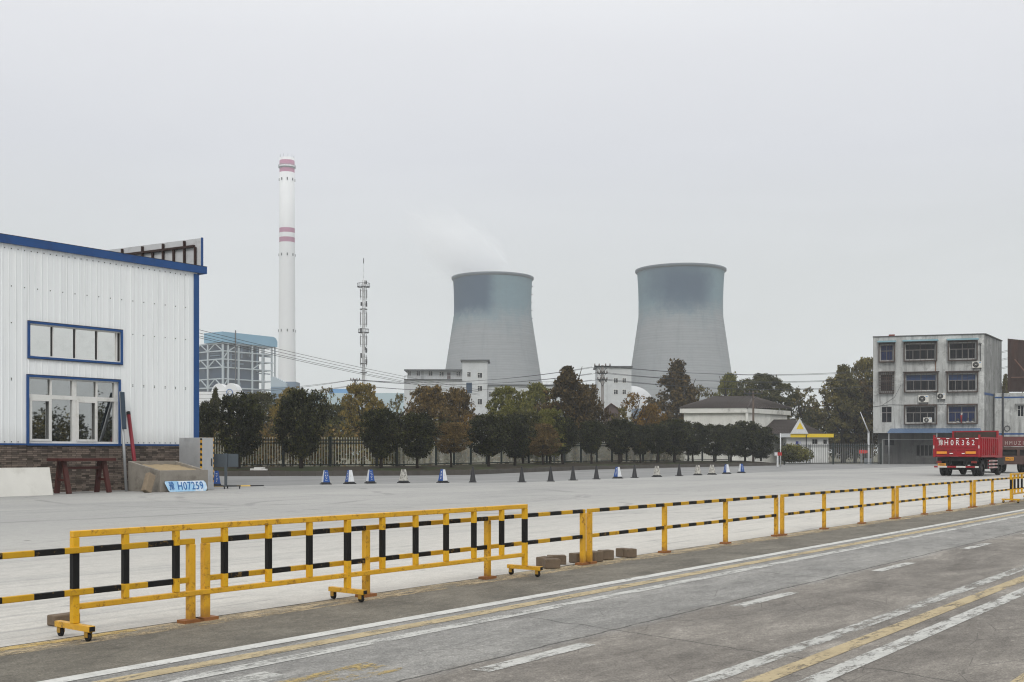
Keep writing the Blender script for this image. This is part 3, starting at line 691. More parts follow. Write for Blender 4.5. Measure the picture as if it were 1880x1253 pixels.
# ================================================================== CONES
CB = plain('cone_blue', (.015, .07, .27), .5, .25, 5); CW_ = plain('cone_white', (.62, .64, .66), .55, .2, 6, grime=(.25, .25, .24), gam=.5)
CG = plain('cone_dirty_white', (.46, .45, .41), .7, .3, 9, grime=(.12, .11, .1), gam=.85, lo=.45, hi=.6); CK = plain('cone_black', (.016, .016, .018), .55, .3, 5)
def cone(kind, px, py, label, rz, hgt=.74, loc=None, tilt=0):
    nm = {'k': 'round_cone', 'b': 'square_cone', 'g': 'square_cone'}[kind]
    r = thing('traffic_cone', label, 'traffic cone', (loc or G(px, py))+Vector((0, 0, .006)), rz, 'traffic cones across the yard'); r.rotation_euler.x = tilt
    if kind == 'k':
        b = MB(CK); b.lathe([(.19, .04), (.165, .06), (.04, hgt-.03), (.03, hgt), (0, hgt)], 20); b.build('body', r)
        b = MB(CK); b.box(-.2, -.2, 0, .2, .2, .04); bevel(b.build('base', r), .012); return r
    a0, a1 = .17, .085; z0, z1 = .11, hgt-.05
    b = MB(CB, CW_, CG)
    cs = [(-1, -1), (1, -1), (1, 1), (-1, 1)]
    for i in range(4):
        p, q_ = cs[i], cs[(i+1) % 4]
        b.face([(p[0]*a0, p[1]*a0, z0), (q_[0]*a0, q_[1]*a0, z0), (q_[0]*a1, q_[1]*a1, z1), (p[0]*a1, p[1]*a1, z1)], (i % 2) if kind == 'b' else 2)
    b.face([(p[0]*a1, p[1]*a1, z1) for p in cs], 0 if kind == 'b' else 2); b.build('body', r)
    b = MB(CK); b.slab([(p[0]*.24, p[1]*.24) for p in cs], 0, .045)
    b.add([(p[0]*.2, p[1]*.2, .046) for p in cs]+[(p[0]*.176, p[1]*.176, .112) for p in cs], [(0, 1, 5, 4), (1, 2, 6, 5), (2, 3, 7, 6), (3, 0, 4, 7), (4, 5, 6, 7)]); b.build('base', r)
    if kind == 'b':
        b = MB(CK); b.lathe([(.07, z1), (.05, hgt-.01), (.0, hgt)], 12); b.build('cap', r)
        b = MB(plain('cone_lettering', (.7, .72, .74), .6)); rs = random.Random(px)
        for i in range(6):
            z = .2+i*.075; y = -(a0+(a1-a0)*(z-z0)/(z1-z0))-.002
            for q_ in range(3): w = rs.uniform(.008, .02); xx = rs.uniform(-.05, .05); b.box(xx-w, y-.003, z, xx+w, y, z+.012+rs.uniform(0, .02))
            y2 = -y
            b.box(-.04, y2, z, .03, y2+.003, z+.03)
        b.build('lettering', r)
    return r
cones = [('b', 598, 890, 'blue and white cone standing nearest the wheeled sign stand in the open row', R(24)),
 ('b', 642, 889, 'blue and white cone, second in the open row, white face toward the sign stand', R(128)),
 ('b', 680, 888, 'blue and white cone, third in the open row, before the dirty white cone', R(28)),
 ('g', 741, 887, 'dirty white cone standing between blue cones, with chevron marks', R(45)),
 ('b', 813, 887, 'blue and white cone just before the run of black cones', R(140)),
 ('k', 868, 886, 'black cone first of the run, beside the blue and white cone', 0), ('k', 958, 886, 'black cone second of the run, after the wide gap', .3),
 ('k', 1011, 884.5, 'black cone third of the run', .1), ('k', 1052, 882.5, 'black cone fourth of the run', .5), ('k', 1095, 880.5, 'black cone fifth of the run, before a scuffed blue one', .2),
 ('b', 1134, 879, 'scuffed blue and white cone between two black cones', R(130)), ('k', 1165, 878, 'black cone between scuffed blue cone and dirty white cone', .2),
 ('g', 1206, 876, 'dirty white cone with a torn face between two black cones', R(30)), ('k', 1247, 874.5, 'last black cone, between two dirty white cones', .4),
 ('g', 1281, 873, 'pale dirty cone, first of two standing together', R(20)), ('g', 1307, 872, 'pale dirty cone, second of two, beside the blue cones', R(35)),
 ('b', 1334, 870.5, 'white faced blue cone, second from the far end of the row', R(120)), ('b', 1361, 869, 'mostly blue cone at the far end of the row', R(20))]
for kd, px, py, lb, rz in cones: cone(kd, px, py, lb, rz, .74 if kd != 'k' else .82)
cone('b', 397, 893, 'blue and white cone half hidden behind the steel cabinet', R(25), .76)

# ================================================================== FENCES
PICK = plain('pale_picket_paint', (.52, .52, .45), .6, .2, 3, grime=(.25, .25, .18), gam=.4); FDARK = plain('dark_green_fence_paint', (.012, .02, .018), .5, .3, 3)
def fence(label, poly, z0, h, gap=.15, post_every=3.0, pick=PICK, pw=.05, skip=()):
    r = thing('palisade_fence', label, 'fence', poly[0]+Vector((0, 0, z0)))
    o0 = poly[0]; runs = []
    for a, c in zip(poly, poly[1:]):
        n = max(1, round((c-a).length/post_every))
        runs += [(a.lerp(c, i/n)-o0, a.lerp(c, (i+1)/n)-o0) for i in range(n)]
    for a, c in runs:
        d = (c-a); n = int(d.length/gap); dd = d.normalized(); nn = Vector((-dd.y, dd.x, 0))
        m = MB(pick)
        for i in range(1, n):
            p = a+d*i/n + nn*.035
            m.bar((p.x, p.y, .06), (p.x, p.y, h), pw, .02, up=nn)
        panel = m.build('picket_panel', r, fix=False)
        for z in (.12, h-.42, h-.2): m = MB(FDARK); m.bar((a.x, a.y, z), (c.x, c.y, z), .04, .085); m.build('rail', panel)
    for p in [q_[0] for q_ in runs]+[runs[-1][1]]:
        m = MB(FDARK); m.box(p.x-.09, p.y-.09, -.2, p.x+.09, p.y+.09, h+.08); m.build('post', r)
    return r
fl = off(kb, 6.2); fl[0] = on_line(fl, 340) or fl[0]
fence('long pale picket fence with dark posts behind the row of clipped trees', [fl[0]]+fl[1:], .55, 2.1, .19, 3.0, PICK, .042)
f2a, f2b = Vector(((1440-CX)/F*143, 143, 0)), Vector(((1617-CX)/F*146.5, 146.5, 0))
fence('dark iron fence with pale pickets in front of the white gatehouse', [f2a, f2b], .05, 2.6, .26, 5.6, plain('grey_picket_paint', (.17, .175, .17), .6, .2, 3), .06)

# ================================================================== TREES
def leaf_add(V, Fc, c, n, s, rnd, lon=1.5):
    n = n.normalized(); t = Vector((rnd.gauss(0, 1), rnd.gauss(0, 1), rnd.gauss(0, 1))); a = n.cross(t)
    if a.length < 1e-4: a = n.cross(Vector((1, 0, .3)))
    a.normalize(); b_ = n.cross(a); a = a*s*lon*.5; b_ = b_*s*.5; k = len(V)
    V += [c-a, c+b_*.9+a*.1, c+a, c-b_*.9+a*.1]; Fc.append((k, k+1, k+2, k+3))
def rdir(r):
    while True:
        v = Vector((r.uniform(-1, 1), r.uniform(-1, 1), r.uniform(-1, 1)))
        if .05 < v.length < 1: return v.normalized()
def crown_mesh(seed, prof, hgt, nclump, per, cr, leaf, fill=.35, lob=.22):
    """leaves in clumps spread through a crown; prof(h) radius at height fraction h"""
    r = random.Random(seed); V, Fc = [], []; ph = [r.uniform(0, 6.3) for _ in range(6)]
    for c in range(nclump):
        h = r.random()**.85; h = min(max(h, .02), 1); a = r.uniform(0, 2*math.pi)
        rad = prof(h)*(1+lob*(math.sin(3*a+ph[0]+5*h)*.5+math.sin(5*a+ph[1]-7*h)*.3+math.sin(2*a+ph[2]+11*h)*.4))
        rr = rad*(1-fill*r.random()**1.6) if r.random() < .8 else rad*math.sqrt(r.random())
        ce = Vector((rr*math.cos(a), rr*math.sin(a), h*hgt)); k = cr*r.uniform(.6, 1.3)
        for _ in range(int(per*r.uniform(.6, 1.4))):
            d = rdir(r)*k*(r.random()**.5); d.z *= .75
            nrm = rdir(r)*.9+Vector((math.cos(a), math.sin(a), .5))*.7
            leaf_add(V, Fc, ce+d, nrm, leaf*r.uniform(.7, 1.35), r)
    me = bpy.data.meshes.new('crown_leaves'); me.from_pydata([tuple(v) for v in V], [], Fc); return me
def trunk_mesh(seed, h, r0, limbs, spread, mat=BARK, lean=.0, split=.35):
    r = random.Random(seed); m = MB(mat)
    pts = [Vector((r.uniform(-.04, .04)*h*i/4, r.uniform(-.04, .04)*h*i/4, h*i/5)) for i in range(6)]
    m.tube(pts, [r0*(1-.13*i) for i in range(6)], 8)
    for k in range(limbs):
        t = split+(1-split)*r.random()*.95; i = min(4, int(t*5)); p = pts[i].lerp(pts[i+1], t*5-i); a = r.uniform(0, 6.28); L_ = spread*(1.25-t*.6)*r.uniform(.7, 1.1)
        q1 = p+Vector((math.cos(a)*L_*.5, math.sin(a)*L_*.5, L_*.5)); q2 = p+Vector((math.cos(a)*L_*.85, math.sin(a)*L_*.85, L_*1.2))
        m.tube([p, q1, q2], [r0*.42, r0*.28, r0*.1], 6)
    o = m.build('trunk_src'); me = o.data; bpy.data.objects.remove(o); return me
LEAF = {
 'ever': m_leaf('evergreen_leaves', [(.25, (.006, .007, .003)), (.5, (.02, .023, .008)), (.78, (.08, .08, .018))], .6, .9),
 'olive': m_leaf('olive_leaves', [(.25, (.042, .039, .015)), (.5, (.105, .092, .03)), (.8, (.22, .175, .05))]),
 'yellow': m_leaf('yellow_leaves', [(.25, (.058, .05, .017)), (.5, (.175, .135, .033)), (.8, (.34, .225, .045))]),
 'rust': m_leaf('rust_leaves', [(.25, (.042, .03, .013)), (.5, (.115, .08, .031)), (.8, (.25, .16, .05))]),
 'brown': m_leaf('brown_leaves', [(.25, (.028, .021, .01)), (.5, (.07, .05, .019)), (.8, (.15, .095, .03))]),
 'lime': m_leaf('yellow_green_leaves', [(.25, (.05, .055, .014)), (.5, (.12, .12, .025)), (.8, (.21, .19, .04))]),
 'green': m_leaf('green_leaves', [(.25, (.024, .025, .009)), (.5, (.052, .052, .016)), (.8, (.125, .112, .03))]),
 'gold': m_leaf('gold_leaves', [(.25, (.06, .04, .015)), (.5, (.15, .09, .022)), (.8, (.3, .17, .03))]),
}
egg = lambda h: (math.sin(math.pi*min(1, (.06+.94*h))**.82))**.75*(.62+.5*h) if h < .985 else .1
def prof_ever(R_): return lambda h: R_*max(.12, (max(0, math.sin(math.pi*(.07+.86*h)))**.62)*(.72+.4*h))
def prof_full(R_): return lambda h: R_*max(.15, (1-h**3.2)**.6)*(1 if h > .2 else .75+h*1.25)
def prof_round(R_): return lambda h: R_*max(.1, math.sin(math.pi*(.1+.84*h))**.6)
def prof_point(R_): return lambda h: R_*max(.09, (1-h)**.8*min(1, .45+2.6*h)*1.25)
EV = [crown_mesh(10+i, prof_ever(1.0), 2.0, 330, 42, .2, .06, .5, .26+.05*i) for i in range(4)]      # unit crowns, radius 1, height 2
RN = [crown_mesh(30+i, prof_round(1.0), 2.0, 300, 40, .17, .058, .6, .45) for i in range(3)]
BIG = crown_mesh(47, prof_full(1.0), 2.0, 620, 70, .1, .03, .5, .3)
PT = [crown_mesh(40+i, prof_point(1.0), 2.4, 250, 40, .17, .062, .6, .55) for i in range(3)]
SP = [crown_mesh(50+i, prof_round(1.0), 2.2, 130, 18, .14, .06, .8, .4) for i in range(2)]
for L_ in (EV, RN, PT, SP, [BIG]):
    for me in L_: me.materials.append(LEAF['ever'])
TK = [trunk_mesh(60+i, 1.0, .045, 7, .5) for i in range(3)]
TE = [trunk_mesh(70+i, 1.0, .075, 6, .55, split=.55) for i in range(2)]
tcount = [0]
def tree(name, label, kind, crown, base, zb, h, r, z0, group, trunk, rz=None):
    """base point, ground height zb, total height h, crown radius r, crown starts z0 above the ground"""
    i = tcount[0]; tcount[0] += 1; rr = random.Random(900+i)
    t = thing(name, label, 'tree', (base.x, base.y, zb), rr.uniform(0, 6.28) if rz is None else rz, group)
    me = crown; hh = {True: 2.4}.get(me in PT, 2.2 if me in SP else 2.0)
    c = bpy.data.objects.new('crown', me); COL.objects.link(c); c.parent = t; c.location = (0, 0, z0); c.scale = (r, r*rr.uniform(.9, 1.1), (h-z0)/hh)
    c.material_slots[0].link = 'OBJECT'; c.material_slots[0].material = LEAF[kind]
    k = bpy.data.objects.new('trunk', trunk); COL.objects.link(k); k.parent = t; sc = h*.72; k.scale = (sc*.8, sc*.8, sc)
    if name == 'clipped_tree': k.scale = (h*.42, h*.42, h*.5)
    return t
tl_ = off(kb, 3.0); ORD = 'first second third fourth fifth sixth seventh eighth ninth tenth eleventh twelfth thirteenth fourteenth fifteenth sixteenth seventeenth eighteenth nineteenth twentieth'.split()
# px, top, half width px, crown bottom px, kind
row = [(376, 742, 16, 846, 'ever'), (438, 728, 48, 836, 'ever'), (553, 720, 45, 838, 'ever'), (700, 754, 38, 838, 'ever'), (766, 762, 36, 840, 'ever'), (828, 778, 27, 832, 'rust'),
 (897, 764, 36, 836, 'ever'), (945, 764, 31, 838, 'ever'), (997, 780, 24, 836, 'rust'), (1033, 768, 24, 832, 'ever'), (1086, 775, 23, 832, 'ever'), (1137, 772, 27, 832, 'ever'), (1176, 783, 22, 834, 'ever'), (1207, 780, 22, 832, 'ever'),
 (1238, 772, 27, 834, 'ever'), (1272, 778, 25, 834, 'ever'), (1311, 782, 24, 836, 'ever'), (1342, 782, 23, 836, 'ever'), (1368, 776, 27, 838, 'ever'), (1397, 786, 24, 840, 'ever')]
for i, (px, ty, hw, by, kd) in enumerate(row):
    p = on_line(tl_, px); zb = .47; k = p.y/F
    h = H-(ty-HY)*k-zb; r = hw*k; z0 = H-(by-HY)*k-zb
    if kd == 'ever': lb = f'dark clipped evergreen tree in front of the picket fence, {ORD[i]} counting from the workshop'
    else: lb = 'thin rusty leaved small tree '+('between the fifth and seventh trees' if px < 900 else 'between the eighth and tenth trees')+' of the front row'
    tree('clipped_tree', lb, kd, EV[i % 4] if kd == 'ever' else RN[i % 3], p, zb, h, r*(1.02 if px < 800 else 1.16), z0, 'clipped trees in front of the picket fence', TE[i % 2])
# trees behind the fence: px, top, half width, distance, kind, crown, label
bg = [(395, 716, 20, 110, 'green', PT[0], 'narrow green tree just beyond the blue corner of the workshop'),
 (478, 722, 45, 125, 'green', RN[1], 'mid green tree behind the gap between first two big evergreens'),
 (535, 716, 36, 118, 'yellow', RN[0], 'yellowing round tree below the tall chimney'),
 (600, 712, 30, 135, 'olive', SP[0], 'sparse thin topped tree beside the yellowing tree'),
 (615, 745, 50, 120, 'green', RN[2], 'dark green bushy tree beneath the sparse tree'),
 (664, 706, 40, 112, 'yellow', RN[1], 'golden olive tree under the telecom mast'),
 (698, 740, 26, 116, 'olive', PT[1], 'short olive tree behind the fourth evergreen'),
 (733, 724, 24, 122, 'olive', SP[1], 'sparse olive tree before the white office building'),
 (790, 712, 44, 108, 'rust', RN[2], 'broad rust coloured tree before the white office tower, nearer the mast'),
 (840, 716, 34, 112, 'rust', RN[0], 'rust brown tree before the white office tower, beside its windows'),
 (862, 760, 26, 100, 'gold', SP[0], 'small gold leaved sapling behind the thin rusty tree'),
 (930, 712, 42, 115, 'lime', RN[1], 'yellow green tree before the first cooling tower'),
 (985, 708, 38, 138, 'lime', RN[0], 'second yellow green tree, touching the tall brown tree'),
 (1042, 676, 62, 120, 'brown', PT[2], 'tall pointed dark brown tree between the cooling towers'),
 (1075, 710, 36, 122, 'brown', RN[2], 'lower dark brown tree leaning on the tall pointed one'),
 (960, 758, 40, 102, 'green', RN[2], 'low green tree behind the seventh evergreen'),
 (1010, 752, 34, 104, 'lime', RN[1], 'low yellow green tree below the tall brown tree'),
 (1165, 722, 34, 122, 'gold', SP[1], 'orange gold thin tree by the brick shed'),
 (1140, 748, 26, 118, 'olive', SP[0], 'thin olive tree by the utility pole foot'),
 (1195, 745, 30, 126, 'gold', RN[0], 'orange tree between brick shed and dark brown tree'),
 (1243, 667, 60, 172, 'brown', PT[0], 'tall dark brown tree before the second cooling tower'),
 (1288, 708, 30, 178, 'olive', SP[1], 'thin olive tree behind the tiled house roof'),
 (1340, 690, 30, 190, 'lime', RN[0], 'yellow tipped tree behind the tiled house, beside the big green tree'),
 (1400, 690, 84, 185, 'green', BIG, 'very broad dark green tree behind the tiled roof'),
 (1478, 712, 36, 180, 'olive', SP[0], 'thin olive tree between gatehouse and big green tree'),
 (1500, 752, 36, 176, 'green', RN[2], 'low dark tree behind the gatehouse roof'),
 (1548, 676, 56, 166, 'olive', PT[1], 'tall olive brown tree next to the four storey building'),
 (1590, 660, 40, 172, 'olive', RN[1], 'olive tree half hidden behind the four storey building'),
 (1570, 700, 60, 170, 'brown', RN[2], 'broad dark brown crown behind the iron fence'),
 (1846, 690, 16, 175, 'olive', PT[2], 'narrow tree in the gap beyond the four storey building')]
for i, (px, ty, hw, Y, kd, cr, lb) in enumerate(bg):
    p = Vector(((px-CX)/F*Y, Y, 0)); h = H-(ty-HY)*Y/F; r = hw*Y/F
    tree('broadleaf_tree', lb, kd, cr, p, -.03, h, r, h*(.05 if cr is BIG else .24 if kd != 'brown' else .16), 'autumn trees behind the fence', TK[i % 3])
# wood that reads as one mass under those crowns
def thicket(name, label, spots, kinds, seed, leaf=.16, hgt=(2.2, 4.2), per=70):
    r = random.Random(seed); V, Fc, MI = [], [], []
    for p in spots:
        mi = r.randrange(len(kinds)); h = r.uniform(*hgt); w = r.uniform(1.2, 2.0)
        for _ in range(per):
            d = rdir(r)*(r.random()**.33); c = p+Vector((d.x*w, d.y*w, .3+h*(.5+.5*d.z)))
            leaf_add(V, Fc, c, rdir(r)+Vector((0, -.3, .4)), leaf*r.uniform(.7, 1.4), r); MI.append(mi)
    me = bpy.data.meshes.new(name); me.from_pydata([tuple(v) for v in V], [], Fc); me.polygons.foreach_set('material_index', MI)
    for k in kinds: me.materials.append(LEAF[k])
    o = bpy.data.objects.new(name, me); COL.objects.link(o); return tag(o, label, 'undergrowth', None, 'stuff')
r = random.Random(77); spots = []
for k in range(300):
    px = r.uniform(340, 1260); Y = r.uniform(9, 26); p = on_line(off(kb, Y), px)
    if p: spots.append(p)
thicket('undergrowth', 'tangled undergrowth below the autumn trees behind the picket fence', spots, ['green', 'olive', 'brown', 'rust', 'ever'], 4, .2, (2.4, 5.0), 110)
spots = [Vector(((px-CX)/F*Y, Y, 0)) for px, Y in [(r.uniform(1255, 1612), r.uniform(172, 192)) for _ in range(110)]]
thicket('shrubbery', 'dark shrubbery behind the gatehouse and iron fence', spots, ['green', 'brown', 'ever'], 6, .3, (3, 6), 90)
p = Vector(((1456-CX)/F*140, 140, 0))
sp = [p+Vector((r.uniform(-.75, .75), r.uniform(-.4, .4), 0)) for _ in range(14)]
o = thicket('hedge_bush', 'yellow green trimmed bush before the gatehouse fence', sp, ['green', 'lime'], 8, .16, (1.7, 2.5), 420); o['kind'] = 'thing'; o['category'] = 'bush'
# trees and fence across the road, which the workshop windows mirror
spots = []
for k in range(110):
    t = r.random(); spots.append(Vector((72+r.uniform(0, 12), 5+t*76, 0)))
thicket('tree_belt', 'dark tree belt across the road, mirrored in the workshop windows', spots, ['ever', 'ever', 'green', 'olive'], 12, .3, (4.5, 9), 330)
fence('pale picket fence across the road, mirrored in the workshop windows', [Vector((66, 4, 0)), Vector((66, 84, 0))], .3, 2.3, .3, 8, PICK, .09)

# ================================================================== COOLING TOWERS, CHIMNEY, MAST
def cooling_tower(label, cx, Y, a_px, y_throat, c_px, y_rim, patch, rim_px):
    k = Y/F; zc = lambda py: H-(py-HY)*k; zt, zr = zc(y_throat), zc(y_rim); a, c = a_px*k, c_px*k
    t = thing('cooling_tower', label, 'cooling tower', ((cx-CX)/F*Y, Y, 0)); zb_ = 7.5
    rad = lambda z: a*math.sqrt(1+((z-zt)/c)**2)
    prof = [(rad(zb_+(zr-zb_)*i/40), zb_+(zr-zb_)*i/40) for i in range(41)]
    prof += [(prof[-1][0]-.9, zr), (rad(zt)-.9, zt), (rad(zb_)-.9, zb_)]
    b = MB(m_tower('tower_concrete', patch)); b.lathe(prof, 96); b.build('shell', t)
    b = MB(plain('tower_rim_concrete', (.1, .12, .14), .8, .2, .1)); R_ = rim_px*k
    b.lathe([(rad(zr)+.02, zr-1.3), (R_, zr-.6), (R_, zr+.5), (rad(zr)-.6, zr+.5), (rad(zr)-.6, zr+.1)], 96); b.build('rim', t)
    b = MB(plain('tower_leg_concrete', (.3, .3, .3), .85)); R_ = rad(zb_)-.5
    for i in range(40):
        a0, a1 = 2*math.pi*i/40, 2*math.pi*(i+1)/40
        b.bar((R_*1.06*math.cos(a0), R_*1.06*math.sin(a0), 0), (R_*math.cos(a1), R_*math.sin(a1), zb_+.1), .8)
        b.bar((R_*1.06*math.cos(a1), R_*1.06*math.sin(a1), 0), (R_*math.cos(a0), R_*math.sin(a0), zb_+.1), .8)
    b.build('columns', t, fix=False)
    return t
k = 675/F
cooling_tower('cooling tower without steam, the one nearer the four storey building', 1249.5, 675, 76.8, 562, 232, 498, {'z_blue': H+(HY-578)*k, 'boxes': [(-70*k, 38*k, H+(HY-552)*k, H+(HY-470)*k, 6, .55), (-44*k, 40*k, H+(HY-574)*k, H+(HY-510)*k, 6, .72)]}, 83)
k = 705/F
ctl = cooling_tower('cooling tower giving off white steam, behind the white office building', 904.5, 705, 71, 560, 214, 512, {'z_blue': H+(HY-590)*k, 'boxes': [(-95*k, 0*k, H+(HY-578)*k, H+(HY-470)*k, 5, .88)]}, 75.5)
b = MB(DARKSTEEL)
for i in range(14):
    z = 40+i*4.9; rr = 71*k*math.sqrt(1+((z-(H+(HY-562)*k))/(191*k))**2); an = R(-8)
    b.box(rr*math.cos(an)-.1, rr*math.sin(an)-.7, z, rr*math.cos(an)+.8, rr*math.sin(an)+.5, z+.3)
b.build('ladder_cage', ctl)

Yc = 800; k = Yc/F; zc = lambda py: H-(py-HY)*k
ch = thing('chimney', 'very tall white chimney with red bands rising above the boiler house', 'chimney', ((527-CX)/F*Yc, Yc, 0))
b = MB(m_chimney([(zc(305), zc(296)), (zc(318), zc(310)), (zc(428.5), zc(420)), (zc(446), zc(437))]))
zt = zc(291); b.lathe([(17.5*k, 0), (16*k, zc(700)), (15.0*k, zc(600)), (14.1*k, zc(440)), (13.6*k, zt), (11.5*k, zt), (11.5*k, zt-6)], 48); b.build('shaft', ch)
b = MB(plain('platform_steel', (.25, .27, .28), .6)); z = zc(308)
b.lathe([(13.7*k, z-.5), (15.6*k, z-.3), (15.6*k, z), (13.7*k, z)], 48)
for i in range(36):
    an = 2*math.pi*i/36; b.bar((15.5*k*math.cos(an), 15.5*k*math.sin(an), z), (15.5*k*math.cos(an), 15.5*k*math.sin(an), z+1.6), .12)
b.lathe([(15.4*k, z+1.5), (15.6*k, z+1.5), (15.6*k, z+1.7), (15.4*k, z+1.7)], 48); b.build('platform', ch)
for py, r_ in ((331, 13.8), (469, 14.3), (608, 15.1)):  # small dark boxes for the vent marks round the shaft
    b = MB(DARKSTEEL)
    for i in range(8):
        an = 2*math.pi*(i+.5)/8-.16; b.box(r_*k*math.cos(an)-.35, r_*k*math.sin(an)-.35, zc(py)-.9, r_*k*math.cos(an)+.35, r_*k*math.sin(an)+.35, zc(py)+.9)
    b.build('vent_mark', ch)
b = MB(DARKSTEEL)
for i in range(10): an = 2*math.pi*i/10; b.bar((13*k*math.cos(an), 13*k*math.sin(an), zt), (13*k*math.cos(an), 13*k*math.sin(an), zt+2.2), .1)
b.build('lightning_rod', ch)

Ym = 285; k = Ym/F; zc = lambda py: H-(py-HY)*k
ma = thing('telecom_mast', 'slim telecom mast hung with antennas above the golden tree', 'mast', ((667.5-CX)/F*Ym, Ym, 0))
MST = plain('mast_paint', (.55, .56, .57), .5, .15, 1); MDK = plain('antenna_grey', (.045, .045, .05), .5, .3, 2); MLT = plain('antenna_white', (.25, .26, .27), .5, .15, 2)
b = MB(MST); b.tube([(0, 0, 0), (0, 0, zc(640)), (0, 0, zc(512))], [.42, .3, .22], 12)
zz_ = 0
while zz_ < zc(520):
    for i in range(3):
        a0, a1 = 2*math.pi*i/3, 2*math.pi*(i+1)/3; rq = .72-.22*zz_/zc(520)
        b.bar((rq*math.cos(a0), rq*math.sin(a0), zz_), (rq*math.cos(a0), rq*math.sin(a0), zz_+1.6), .09)
        b.bar((rq*math.cos(a0), rq*math.sin(a0), zz_), (rq*math.cos(a1), rq*math.sin(a1), zz_+1.6), .05); b.bar((rq*math.cos(a0), rq*math.sin(a0), zz_), (rq*math.cos(a1), rq*math.sin(a1), zz_), .05)
    zz_ += 1.6
b.build('pole', ma, fix=False)
b = MB(MST, DARKSTEEL); b.tube([(0, 0, zc(512)), (0, 0, zc(500))], [.06, .05], 6); b.tube([(0, 0, zc(500)), (0, 0, zc(476))], .035, 6); b.tube([(0, 0, zc(484)), (0, 0, zc(474.5))], .1, 6, 1); b.build('lightning_rod', ma)
for py, R_ in ((527, 1.6), (611, 1.35), (568, .95), (668, .9), (684, .85)):
    b = MB(MDK); z = zc(py); b.lathe([(R_-.1, z-.1), (R_, z-.1), (R_, z+.06), (R_-.1, z+.06), (R_-.1, z-.1)], 24)
    for i in range(6): an = math.pi*i/3; b.bar((0, 0, z), ((R_-.03)*math.cos(an), (R_-.03)*math.sin(an), z), .1, .08)
    if R_ > 1.3:
        for i in range(12): an = math.pi*i/6; b.bar(((R_-.05)*math.cos(an), (R_-.05)*math.sin(an), z), ((R_-.05)*math.cos(an), (R_-.05)*math.sin(an), z+.9), .05)
        b.lathe([(R_-.08, z+.85), (R_-.02, z+.85), (R_-.02, z+.92), (R_-.08, z+.92), (R_-.08, z+.85)], 24)
    b.build('platform', ma)
for py0, py1 in ((532, 547), (574, 597), (617, 634), (655, 670)):
    for i in range(4):
        an = math.pi*i/2+.35; x, y = .82*math.cos(an), .82*math.sin(an)
        b = MB(MLT, MDK); b.box(x-.1, y-.08, zc(py1), x+.1, y+.08, zc(py0)); b.tube([(x*.86, y*.86, zc(py1)-.5), (x*.86, y*.86, zc(py0)+.5)], .05, 6, 1)
        for z in (zc(py1)+.2, zc(py0)-.2): b.bar((x*.2, y*.2, z), (x*.95, y*.95, z), .08, .07, 1)
        b.build('antenna', ma)
rs = random.Random(8)
for py in (518, 518.5, 556, 560, 559, 606, 640, 645, 643, 652, 654, 653, 663):
    an = rs.uniform(0, 6.28); x, y = .72*math.cos(an), .72*math.sin(an); b = MB(MDK); w = rs.uniform(.16, .26)
    b.box(x-w, y-w, zc(py)-.45, x+w, y+w, zc(py)+.45); b.bar((0, 0, zc(py)), (x, y, zc(py)), .06); b.build('radio_unit', ma)

# ================================================================== BOILER HOUSE AND PLANT
Yb = 590; FB = Frame(((409-CX)/F*Yb, Yb), D)
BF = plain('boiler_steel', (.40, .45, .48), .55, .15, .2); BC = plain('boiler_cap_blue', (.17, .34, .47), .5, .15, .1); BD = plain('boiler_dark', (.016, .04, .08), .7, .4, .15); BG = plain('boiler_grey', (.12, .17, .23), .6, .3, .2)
bo = thing('boiler_house', 'open steel framed boiler house with pale blue roof cap', 'boiler house', FB.o, FB.a)
zcap, zeave = FB.uz(409, 609.5)[1], FB.uz(409, 628.5)[1]; Lx = FB.uz(499, 640)[0]; Lcap = FB.uz(507, 625)[0]
colx = [0]+[FB.uz(p, 680)[0] for p in (418.5, 438, 463, 482)]+[Lx]
levels = [0]+[FB.uz(418, p)[1] for p in (712, 696, 675, 660, 645)]+[zeave-.5]
Dp = 36.0
b = MB(BF)
for y in (0, 12, 24, Dp):
    for x in colx: b.box(x-.4, y-.4, 0, x+.4, y+.4, zeave)
b.build('columns', bo)
b = MB(BF)
for z in levels[1:]:
    for y in (0, 12, 24, Dp): b.box(-.5, y-.28, z-.28, Lx+.5, y+.28, z+.28)
    for x in (colx[0], colx[2], colx[4], colx[-1]): b.box(x-.25, 0, z-.29, x+.25, Dp, z+.29)
b.build('beams', bo)
b = MB(BF)
for (i, j, lv) in ((0, 1, 1), (1, 2, 5), (3, 4, 3), (2, 3, 0), (0, 1, 4)):
    b.bar((colx[i], -.1, levels[lv]), (colx[j], -.1, levels[lv+1]), .45)
for j in range(3):
    y0 = j*12
    for lv in (1, 3, 5): b.bar((-.1, y0, levels[lv]), (-.1, y0+6, levels[lv+1]), .45); b.bar((-.1, y0+12, levels[lv]), (-.1, y0+6, levels[lv+1]), .45)
b.build('braces', bo)
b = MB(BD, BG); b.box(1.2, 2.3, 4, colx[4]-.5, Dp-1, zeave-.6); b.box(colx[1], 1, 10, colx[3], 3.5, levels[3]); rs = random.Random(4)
for i in range(46):
    x = rs.uniform(1, colx[4]); y = rs.uniform(.9, 2.0); z = rs.uniform(3, zeave-4)
    if i % 3: b.bar((x, y, z), (min(Lx, x+rs.uniform(3, 12)), y, z), rs.uniform(.25, .8), None, 1)
    else: b.bar((x, y, z), (x, y, min(zeave-1, z+rs.uniform(5, 16))), rs.uniform(.3, 1.0), None, 1)
for i in range(26):
    y = rs.uniform(3, Dp-4); z = rs.uniform(3, zeave-4); b.bar((rs.uniform(.7, 1.0), y, z), (.8, y+rs.uniform(2, 9), z), rs.uniform(.25, .6), None, 1)
b.build('boiler', bo, fix=False)
b = MB(BG)
